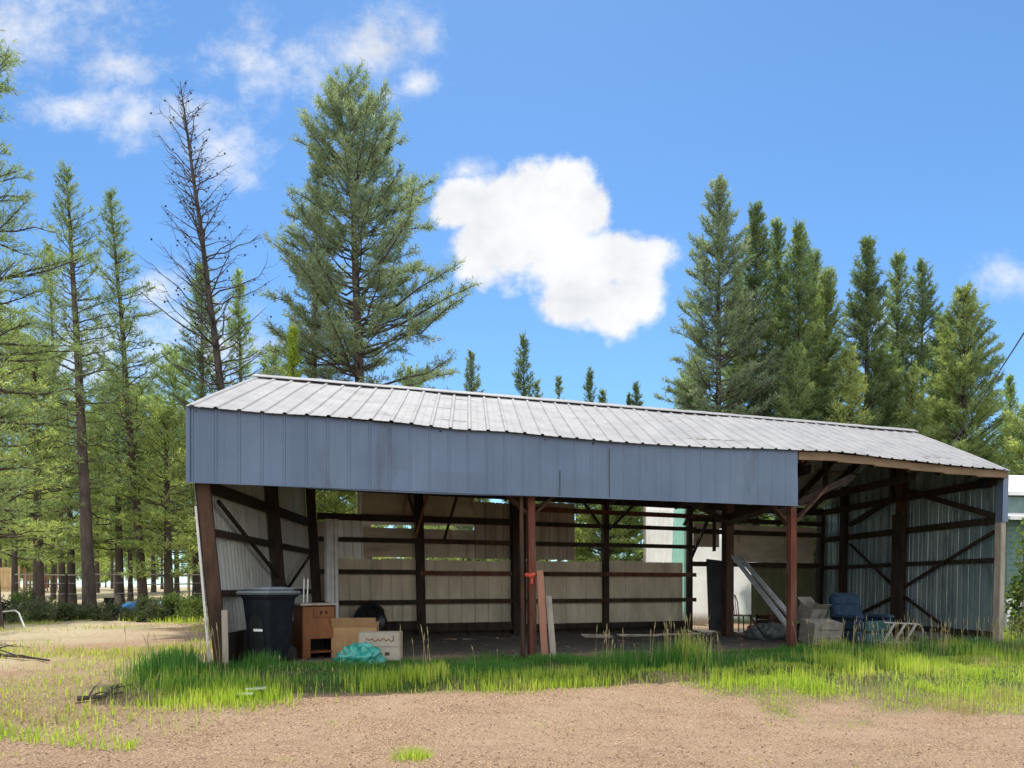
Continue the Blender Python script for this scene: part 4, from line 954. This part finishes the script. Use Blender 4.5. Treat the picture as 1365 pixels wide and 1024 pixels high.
# thin weeds on the gravel
for k in range(26):
    X0, Y0 = r.uniform(-4, 7), r.uniform(4.8, 7.8); n = int(r.integers(4, 22)); X = r.normal(X0, .07, n); Y = r.normal(Y0, .07, n); dry.append(blades(r, X, Y, r.uniform(.02, .07, n), np.full(n, .005), .9))
for nm, lst, mt, lb in (('grass', lush, 'grass', 'green grass growing in front of and inside the shed'), ('sun_tinted_dry_grass', dry, 'grass_lit', 'grass tinted yellow-green as sunlit along the gravel edge, and in the dry left field'), ('straw', stk, 'straw', 'dead straw-coloured grass in the left field')):
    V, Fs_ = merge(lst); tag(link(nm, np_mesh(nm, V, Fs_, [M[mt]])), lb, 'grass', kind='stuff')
# seed stalks
P_, R2 = [], []
def stalks(n, sc_, uc, ss, us, h0, h1):
    s = r.normal(sc_, ss, n); u = r.normal(uc, us, n); X, Y = local(s, u)
    for x, y in zip(X, Y):
        h = r.uniform(h0, h1); l = r.normal(size=2) * .10 * h; z = g1(x, y)
        P_.append(np.array([[x, y, z], [x + l[0] * .4, y + l[1] * .4, z + h * .5], [x + l[0] * .8, y + l[1] * .8, z + h * .82], [x + l[0] * .92, y + l[1] * .92, z + h * .9], [x + l[0] * 1.1, y + l[1] * 1.1, z + h]])); R2.append(np.array([.0026, .0022, .0018, .0065, .0015]))
stalks(9, 1.0, -.03, .3, .02, .4, .68); stalks(4, 1.3, .005, .1, .004, .55, .75); stalks(34, 1.55, .43, .14, .022, .4, .78); stalks(12, 1.8, .34, .15, .012, .35, .65); stalks(5, 1.85, .17, .1, .01, .5, .85)
for k in range(60): stalks(5, r.uniform(.4, 1.9), r.uniform(.62, 1.1), .15, .012, .35, .72)
for k in range(14): stalks(1, r.uniform(.2, 2.), r.uniform(.05, .6), .1, .01, .2, .4)
V, f_ = tubes(np.array(P_), np.array(R2), 4); tag(link('grass_stalks', np_mesh('grass_stalks', V, [f_], [M['straw']])), 'pale seed stalks rising out of the grass before the shed', 'grass', kind='stuff')
# one tuft standing alone on the gravel
X0, Y0 = gpix(551, 1010); n = 320; V, Fs_ = blades(r, X0 + r.normal(0, .085, n), Y0 + r.normal(0, .07, n), r.uniform(.03, .15, n), r.uniform(.004, .008, n), 1.1)
V[:, 2] -= .004
o = link('grass_tuft', np_mesh('grass_tuft', V - [X0, Y0, g1(X0, Y0)], Fs_, [M['grass_lit']])); o.location = (X0, Y0, g1(X0, Y0)); tag(o, 'small green grass tuft alone on the gravel at the bottom of the picture', 'grass tuft')
# loose cinders
n = 70000; Y = 3.6 + 9 * r.random(n) ** 1.5; X = r.uniform(-.95, 1.0, n) * Y * 1.0; s, u = su(X, Y); ok = (s > 1.7 + .3 * vnoise(X, Y, 1)) & (r.random(n) > grass_amount(X, Y) * .8) & (r.random(n) < .25 + .75 * vnoise(X, Y, 1.5)); X, Y = X[ok], Y[ok]; n = len(X)
sz = .003 + .009 * r.random(n) ** 4; oc = np.array([[1, 0, 0], [-1, 0, 0], [0, 1, 0], [0, -1, 0], [0, 0, 1], [0, 0, -1.]])
V = oc[None] * (sz[:, None, None] * r.uniform(.6, 1.3, (n, 6, 1))) * [1, 1, .75]; a = r.uniform(0, 6.28, n); ca, sa = np.cos(a)[:, None], np.sin(a)[:, None]
V = np.stack([V[..., 0] * ca - V[..., 1] * sa + X[:, None], V[..., 0] * sa + V[..., 1] * ca + Y[:, None], V[..., 2] + (zg(X, Y) + sz * .35)[:, None]], -1).reshape(-1, 3)
oF = np.array([[0, 2, 4], [2, 1, 4], [1, 3, 4], [3, 0, 4], [2, 0, 5], [1, 2, 5], [3, 1, 5], [0, 3, 5]]); Fo = (np.arange(n)[:, None, None] * 6 + oF[None]).reshape(-1, 3)
mt, nt, out = new_mat('cinders'); g = nd(nt, 'ShaderNodeNewGeometry'); c = ramp(nt, g.outputs['Random Per Island'], [(0, (.16, .10, .07)), (.35, (.36, .25, .165)), (.9, (.56, .44, .32)), (1, (.68, .60, .50))])
b = nd(nt, 'ShaderNodeBsdfPrincipled'); b.inputs['Roughness'].default_value = .95; b.inputs['Specular IOR Level'].default_value = .1; nt.links.new(c, b.inputs['Base Color']); nt.links.new(b.outputs[0], out.inputs[0])
tag(link('gravel', np_mesh('gravel', V, [Fo], [mt])), 'loose reddish cinder gravel on the yard', 'gravel', kind='stuff')

n = 700; Y = 4.2 + 6.5 * r.random(n) ** 1.3; X = r.uniform(-.85, .95, n) * Y; a = r.uniform(0, 6.28, n); L = .008 + .035 * r.random(n) ** 2; Z = zg(X, Y) + .008
n2 = 260; s = r.uniform(-4.6, -.4, n2); u = r.uniform(.04, .8, n2); X2, Y2 = local(s, u); X = np.concatenate([X, X2]); Y = np.concatenate([Y, Y2]); a = np.concatenate([a, r.uniform(0, 6.28, n2)]); L = np.concatenate([L, .03 + .12 * r.random(n2) ** 2]); Z = np.concatenate([Z, zg(X2, Y2) + .01]); n += n2
c0 = np.stack([X, Y, Z], 1); dv = np.stack([np.cos(a) * L, np.sin(a) * L, r.uniform(0, .012, n)], 1)
V, f_ = tubes(np.stack([c0 - dv, c0 + r.normal(size=(n, 3)) * .004, c0 + dv], 1), np.where(np.arange(n)[:, None] < 700, 1, 4) * np.tile([.0022, .0026, .0015], (n, 1)), 4)
tag(link('litter', np_mesh('litter', V, [f_], [M['bark_red']])), 'small dry twigs and bark bits strewn over the gravel yard and shed floor', 'litter', kind='stuff')
# ------------------------------------------------------------------ around the yard
def gp(px, d): X = (px - CX) / F * d; return Vector((X, d, g1(X, d)))
p0, p1 = gp(-60, 50), gp(23, 50)
t = thing('board_fence', 'tan solid board fence panel at the far left edge', 'fence', p0)
hgt = 1.75; n = 14
mb = MB()
for k in range(n):
    q = p0.lerp(p1, (k + .5) / n); mb.beam(q + Vector((0, 0, .02)), q + Vector((0, 0, hgt + .03 * (k % 2))), .31, .025, up=(0, 1, 0))
mb.build('boards', M['fence_tan'], t, origin=p0)
for z in (.35, 1.5): mb = MB(); mb.beam(p0 + Vector((0, -.04, z)), p1 + Vector((0, -.04, z)), .05, .1); mb.build('rail', M['fence_tan'], t, origin=p0)
mb = MB(); mb.beam(p1 + Vector((.1, 0, -.2)), p1 + Vector((.1, 0, hgt + .12)), .14, .14); mb.build('post', M['fence_tan'], t, origin=p0)
p0, p1 = gp(32, 50), gp(80, 50)
t = thing('slat_fence', 'reddish slatted fence between the tan panel and the stout trunk', 'fence', p0)
for k in range(13):
    q = p0.lerp(p1, k / 12) + Vector((random.uniform(-.05, .05), 0, 0)); mb = MB(); mb.beam(q, q + Vector((random.uniform(-.06, .06), 0, random.uniform(1.1, 1.6))), .10, .03, up=(0, 1, 0)); mb.build('slat', M['fence_red'], t, origin=p0)
for z in (.5, 1.1): mb = MB(); mb.beam(p0 + Vector((0, .03, z)), p1 + Vector((0, .03, z)), .04, .09); mb.build('rail', M['fence_red'], t, origin=p0)
for q in (p0, p1): mb = MB(); mb.beam(q + Vector((0, .05, -.2)), q + Vector((0, .05, 1.75)), .15, .15); mb.build('post', M['fence_red'], t, origin=p0)
p0, p1 = gp(20, 29), gp(300, 29)
t = thing('rail_fence', 'thin wire and rail fence crossing behind the left trunks', 'fence', p0)
for px in (34, 88, 152, 186, 252, 300): q = gp(px, 29); mb = MB(); mb.tube([q + Vector((0, 0, -.2)), q + Vector((.02, 0, 1.62))], .035 if px != 88 else .05, 6); mb.build('post', M['dark_wood'] if px == 88 else M['grey_wood'], t, origin=p0)
for k, z in enumerate((1.56, 1.2, .75)):
    mb = MB(); pts = [gp(20 + 280 * j / 10, 29) + Vector((0, 0, z - .05 * math.sin(math.pi * (j % 2)))) for j in range(11)]; mb.tube(pts, .028 if k == 0 else .008, 5); mb.build('rail' if k == 0 else 'wire', M['grey_wood' if k == 0 else 'steel'], t, origin=p0)
p0, p1 = gp(190, 46), gp(300, 46)
t = thing('pole_fence', 'farther two-rail pole fence in the sunny clearing left of the shed', 'fence', p0)
for px in (190, 222, 251, 278, 300): q = gp(px, 46); mb = MB(); mb.tube([q + Vector((0, 0, -.2)), q + Vector((0, 0, 1.3))], .06, 6); mb.build('post', M['grey_wood'], t, origin=p0)
for z in (.6, 1.15): mb = MB(); mb.tube([p0 + Vector((0, 0, z)), p0.lerp(p1, .5) + Vector((0, 0, z + .04)), p1 + Vector((0, 0, z))], .045, 6); mb.build('rail', M['grey_wood'], t, origin=p0)
q = gp(190, 27.5); o = lump(.95, .5, .48, 21, 22, 14, .35, 7).build('tarp', M['tarp'], None, smooth=True); o.location = q; tag(o, 'crumpled bright blue tarp on the ground among the left shrubs', 'tarp')
q = gp(160, 28); mb = MB(); mb.tube([q + Vector((0, 0, -.1)), q + Vector((-.04, 0, .4)), q + Vector((-.1, 0, .72))], [.14, .12, .11], 9); tag(mb.build('stump', M['twig'], None, origin=q), 'short grey tree stump just left of the blue tarp', 'stump')
q = gp(146, 29); t = thing('water_trough', 'small black tub on a stand right of the stout trunk', 'tub', q)
mb = MB(); mb.tube([(0, 0, .30), (0, 0, .42), (0, 0, .56)], [.14, .20, .24], 10); mb.build('tub', M['black'], t)
mb = MB(); mb.tube([(0, 0, -.1), (0, 0, .32)], .13, 8); mb.build('stand', M['black'], t)
q = gp(20, 17.5); mb = MB(); mb.tube([q + Vector((-.55, 0, .0)), q + Vector((-.5, 0, .35)), q + Vector((-.35, 0, .43)), q + Vector((.0, 0, .47)), q + Vector((.10, 0, .40)), q + Vector((.40, -.2, .02))], .020, 7)
tag(mb.build('bent_pipe', M['white'], None, origin=q), 'pale bent pipe hoop lying before the far-left shrub', 'pipe')
def branch(label, pts, rad, mat='twig', sub=5, cat='branch'):
    mb = MB(); pts = [Vector(p) for p in pts]; mb.tube(pts, [rad * (1 - .6 * k / (len(pts) - 1)) for k in range(len(pts))], 6)
    for k in range(sub):
        b0 = pts[1 + k % (len(pts) - 2)]; e = b0 + Vector((random.uniform(-.4, .4), random.uniform(-.3, .3), random.uniform(.03, .18))); mb.tube([b0, b0.lerp(e, .5) + Vector((0, 0, .03)), e], [rad * .4, rad * .3, rad * .12], 5)
    return tag(mb.build('fallen_branch', M[mat], None, origin=pts[0]), label, cat)
def gline(px0, py0, px1, py1, n=6, j=.05):
    a, b_ = gpix(px0, py0), gpix(px1, py1); out = []
    for k in range(n):
        x = a[0] + (b_[0] - a[0]) * k / (n - 1) + random.uniform(-j, j); y = a[1] + (b_[1] - a[1]) * k / (n - 1) + random.uniform(-j, j); out.append((x, y, g1(x, y) + .04))
    return out
branch('dark dead branch on the dry ground at the far left', gline(-30, 872, 62, 884), .035, 'bark')
branch('second thin dead branch lying just above the dark one at the far left', gline(0, 862, 36, 866, 5), .02, 'twig', 3)
branch('fallen stick on the bank at the left front edge of the shade', gline(105, 936, 165, 928, 5, .02), .028, 'bark', 4)
branch('fallen pale log among the shrubs right of the stout trunk', gline(132, 809, 180, 806, 5, .03), .09, 'twig', 6, 'log')
branch('long pale log lying between the blue tarp and the shed post', gline(205, 806, 285, 800, 5, .03), .10, 'twig', 5, 'log')
branch('tangle of twigs at the foot of the stout trunk', gline(88, 822, 124, 819, 5, .1), .05, 'twig', 12)
# neighbouring house at the right edge
H0 = Vector((13.9, 19.0, 0)); H0.z = g1(H0.x, H0.y)
t = thing('neighbour_house', 'neighbouring house with white roof and green lap siding beyond the right shed corner', 'house', H0, rz=R_(8))
mb = MB()
for k in range(13): mb.box((4, 0, 1.12 + .16 * k), (8, .035, .15), M4=Matrix.Rotation(R_(4), 3, 'X'))
mb.box((4, .06, 2.0), (8, .06, 2.1)); mb.build('wall', M['house'], t)
mb = MB(); mb.box((0, 2.5, 2.0), (.06, 5, 2.2)); mb.build('wall', M['house'], t)
mb = MB(); mb.box((4, 0.02, .42), (8, .08, .95)); mb.build('skirting', M['white'], t)
mb = MB(); mb.loft([[Vector((x, y, z)) for y, z in ((-.6, 3.05), (-.6, 3.15), (1.6, 3.62), (1.6, 3.52))] for x in (-.45, 8.4)]); mb.build('porch_roof', M['white'], t)
mb = MB(); mb.loft([[Vector((x, y, z)) for y, z in ((.1, 3.82), (.1, 3.92), (3.4, 5.0), (6.6, 3.92), (6.6, 3.82), (3.4, 4.88))] for x in (-.35, 8.4)]); mb.build('roof', M['white'], t)
mb = MB(); mb.box((4, 1.1, 3.55), (8, 1.6, .5)); mb.build('gable_band', M['house'], t)
for x in (1.8, 5.2):
    mb = MB(); mb.box((x, -.05, 2.1), (1.2, .06, 1.0)); f_ = mb.build('window', M['white'], t); mb = MB(); mb.box((x, -.083, 2.1), (1.04, .01, .84)); mb.build('pane', M['black'], f_)
# backlit sheeting behind the shed
q = gp(860, 23.5); q2 = gp(1012, 23.5)
t = thing('sheet_screen', 'bright white sheeting with a pale teal strip behind the rear gap of the shed', 'screen', q)
wd = q2.x - q.x
def sheet_part(name, x0, x1, x0t, x1t, z0, z1, mt, y=0):
    rows = []
    for k in range(9):
        s = k / 8; rows.append([Vector((x0 + (x0t - x0) * s + ((x1 + (x1t - x1) * s) - (x0 + (x0t - x0) * s)) * c / 14, y + .035 * math.sin(c * 1.7 + k * .3) + .02 * math.sin(k * 1.1), z0 + (z1 - z0) * s)) for c in range(15)])
    mb = MB(); mb.loft(rows, cap=False, close=False); return mb.build(name, M[mt], t, smooth=True, solid=.003)
sheet_part('white_sheet', 0, .82, 0, 1.05, -.1, 4.3, 'sheet_white'); sheet_part('teal_sheet', .80, 1.42, 1.02, 1.42, -.1, 4.3, 'sheet_teal', .05); sheet_part('white_sheet', 1.40, wd, 1.40, wd, -.1, 3.2, 'sheet_white', .02)
for x in (0, 1.4, wd): mb = MB(); mb.tube([(x, .12, -.3), (x, .12, 4.3 if x < 2 else 3.3)], .04, 6); mb.build('pole', M['grey_wood'], t)
# overhead cable
a, b_ = Vector((17.26, 28, 5.45)), Vector((-1.6, -9, 6.0)); mb = MB()
pts = []
for k in range(21): s = k / 20; p = a.lerp(b_, s); p.z -= .3 * s * (1 - s); pts.append(p)
mb.tube(pts, .013, 5); tag(mb.build('overhead_cable', M['cable'], None, origin=a), 'thin overhead cable rising to the right past the broad olive pine', 'cable')

# ------------------------------------------------------------------ sky, sun, camera
SKY_TINT = (.425, .585, .665)
SUN_EL, SUN_AZ = 59, -2
w = bpy.data.worlds.new('World'); sc.world = w; w.use_nodes = True; nt = w.node_tree; nt.nodes.clear()
sky = nd(nt, 'ShaderNodeTexSky', sky_type='NISHITA'); sky.sun_disc = False; sky.sun_elevation = R_(SUN_EL); sky.sun_rotation = R_(SUN_AZ); sky.altitude = 1300; sky.air_density = 1.0; sky.dust_density = .25; sky.ozone_density = 2.2
def mth(op, a, b=None, c=None, clamp=False):
    n = nd(nt, 'ShaderNodeMath', operation=op); n.use_clamp = clamp
    for i, v in enumerate((a, b, c)):
        if v is None: continue
        if isinstance(v, (int, float)): n.inputs[i].default_value = v
        else: nt.links.new(v, n.inputs[i])
    return n.outputs[0]
tc = nd(nt, 'ShaderNodeTexCoord'); gen = tc.outputs['Generated']; sx = nd(nt, 'ShaderNodeSeparateXYZ'); nt.links.new(gen, sx.inputs[0])
yy = mth('MAXIMUM', sx.outputs[1], .05); gxn = mth('DIVIDE', sx.outputs[0], yy); gzn = mth('DIVIDE', sx.outputs[2], yy)
cb = nd(nt, 'ShaderNodeCombineXYZ'); nt.links.new(gxn, cb.inputs[0]); nt.links.new(gzn, cb.inputs[1]); pv = cb.outputs[0]
na, nb_, nc_ = noise(nt, pv, 9, 7, .62), noise(nt, mapping(nt, pv, (1, 1.3, 1)), 5.5, 8, .66), noise(nt, pv, 22, 6, .65)
def field_of(blobs):
    acc = None
    for px, py, rx, ry in blobs:
        dx = mth('MULTIPLY', mth('SUBTRACT', gxn, (px - CX) / F), F / rx); dz = mth('MULTIPLY', mth('SUBTRACT', gzn, (HY - py) / F), F / ry)
        v = mth('SUBTRACT', 1.0, mth('SQRT', mth('ADD', mth('MULTIPLY', dx, dx), mth('MULTIPLY', dz, dz))))
        acc = v if acc is None else mth('SMOOTH_MAX', acc, v, .08)
    return acc
wrp = nd(nt, 'ShaderNodeTexNoise'); wrp.inputs['Scale'].default_value = 7; wrp.inputs['Detail'].default_value = 5; nt.links.new(pv, wrp.inputs['Vector'])
ws = nd(nt, 'ShaderNodeSeparateXYZ'); nt.links.new(wrp.outputs['Color'], ws.inputs[0])
gxn = mth('MULTIPLY_ADD', mth('SUBTRACT', ws.outputs[0], .5), .10, gxn); gzn = mth('MULTIPLY_ADD', mth('SUBTRACT', ws.outputs[1], .5), .10, gzn)
cum = field_of([(620, 272, 50, 40), (665, 285, 62, 56), (712, 268, 64, 60), (756, 252, 56, 52), (772, 285, 48, 46), (638, 332, 54, 38), (690, 335, 62, 44), (735, 345, 52, 46), (742, 312, 48, 42), (700, 310, 50, 44), (790, 350, 64, 52), (846, 342, 60, 50), (765, 388, 52, 48), (815, 402, 62, 48), (860, 375, 46, 52)])
d1 = mth('ADD', cum, mth('MULTIPLY', mth('SUBTRACT', na, .5), 1.05)); d1 = mth('ADD', d1, mth('MULTIPLY', mth('SUBTRACT', nc_, .5), .75))
m1 = nd(nt, 'ShaderNodeMapRange', interpolation_type='SMOOTHSTEP'); nt.links.new(d1, m1.inputs[0]); m1.inputs[1].default_value = -.06; m1.inputs[2].default_value = .40
wis = field_of([(40, 45, 170, 95), (150, 85, 90, 50), (110, 150, 110, 34), (200, 165, 90, 45), (290, 200, 85, 70), (350, 95, 100, 75), (410, 110, 60, 50), (500, 55, 110, 62), (560, 45, 50, 50), (552, 110, 62, 30), (620, 232, 60, 24), (200, 385, 90, 48), (1350, 378, 60, 42), (1185, 440, 70, 60), (110, 470, 200, 120), (400, 560, 200, 90), (290, 450, 160, 70)])
d2 = mth('ADD', wis, mth('MULTIPLY', mth('SUBTRACT', nb_, .5), 2.6)); d2 = mth('ADD', d2, mth('MULTIPLY', mth('SUBTRACT', nc_, .5), 1.5))
m2 = nd(nt, 'ShaderNodeMapRange', interpolation_type='SMOOTHSTEP'); nt.links.new(d2, m2.inputs[0]); m2.inputs[1].default_value = .0; m2.inputs[2].default_value = 1.5
cover = mth('MAXIMUM', m1.outputs[0], mth('MULTIPLY', m2.outputs[0], .9))
front = mth('GREATER_THAN', sx.outputs[1], .05)
# added unseen clouds behind and overhead, put in to lift the fill light
fill_noise = noise(nt, mapping(nt, gen, (1, 1, 1.6)), 3.2, 6, .58)
fill_cover = nd(nt, 'ShaderNodeMapRange', interpolation_type='SMOOTHSTEP'); nt.links.new(fill_noise, fill_cover.inputs[0]); fill_cover.inputs[1].default_value = .36; fill_cover.inputs[2].default_value = .50
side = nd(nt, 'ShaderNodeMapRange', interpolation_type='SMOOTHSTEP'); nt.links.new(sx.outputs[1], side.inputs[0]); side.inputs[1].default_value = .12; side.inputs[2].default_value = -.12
cover = mth('MAXIMUM', mth('MULTIPLY', cover, front), mth('MULTIPLY', fill_cover.outputs[0], side.outputs[0]))
shade = noise(nt, mapping(nt, pv, (1, 1.2, 1)), 4.6, 5, .52)
thick = mth('ADD', shade, mth('MULTIPLY', mth('SUBTRACT', na, .5), .45))
ccol = ramp(nt, thick, [(.30, (2.6, 2.7, 2.9)), (.46, (3.25, 3.3, 3.4)), (.60, (3.7, 3.75, 3.8))])
fill_cloud_col = ramp(nt, shade, [(.34, (5.2, 5.3, 5.6)), (.62, (7.6, 7.6, 7.6))])  # brighter tone for the added fill clouds out of view
ccol = mixc(nt, front, fill_cloud_col, ccol)
tint = mixc(nt, 1.0, sky.outputs[0], SKY_TINT, 'MULTIPLY')
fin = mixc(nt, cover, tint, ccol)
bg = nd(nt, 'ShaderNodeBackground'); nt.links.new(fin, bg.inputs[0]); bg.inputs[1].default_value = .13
wo = nd(nt, 'ShaderNodeOutputWorld'); nt.links.new(bg.outputs[0], wo.inputs[0])
ld = bpy.data.lights.new('sun', 'SUN'); ld.energy = 2.4; ld.angle = R_(.5); ld.color = (1, .95, .87)
lo = bpy.data.objects.new('sun', ld); COL.objects.link(lo); lo.rotation_euler = (R_(-(90 - SUN_EL)), 0, R_(-SUN_AZ)); lo.location = (0, 20, 40)
cam = bpy.data.cameras.new('camera'); cam.sensor_width = 36; cam.lens = F / 1365 * 36; cam.shift_y = (HY - 512) / 1365; cam.clip_end = 3000; cam.clip_start = .05
co = bpy.data.objects.new('camera', cam); COL.objects.link(co); co.location = (0, 0, EYE); co.rotation_euler = (R_(90), 0, 0); sc.camera = co
sc.view_settings.view_transform = 'Standard'; sc.view_settings.look = 'None'; sc.view_settings.gamma = 1; sc.view_settings.exposure = 1.12
sc.render.engine = 'CYCLES'; sc.cycles.use_denoising = True; sc.cycles.max_bounces = 8; sc.cycles.diffuse_bounces = 4; sc.cycles.transmission_bounces = 4; sc.cycles.sample_clamp_indirect = 6
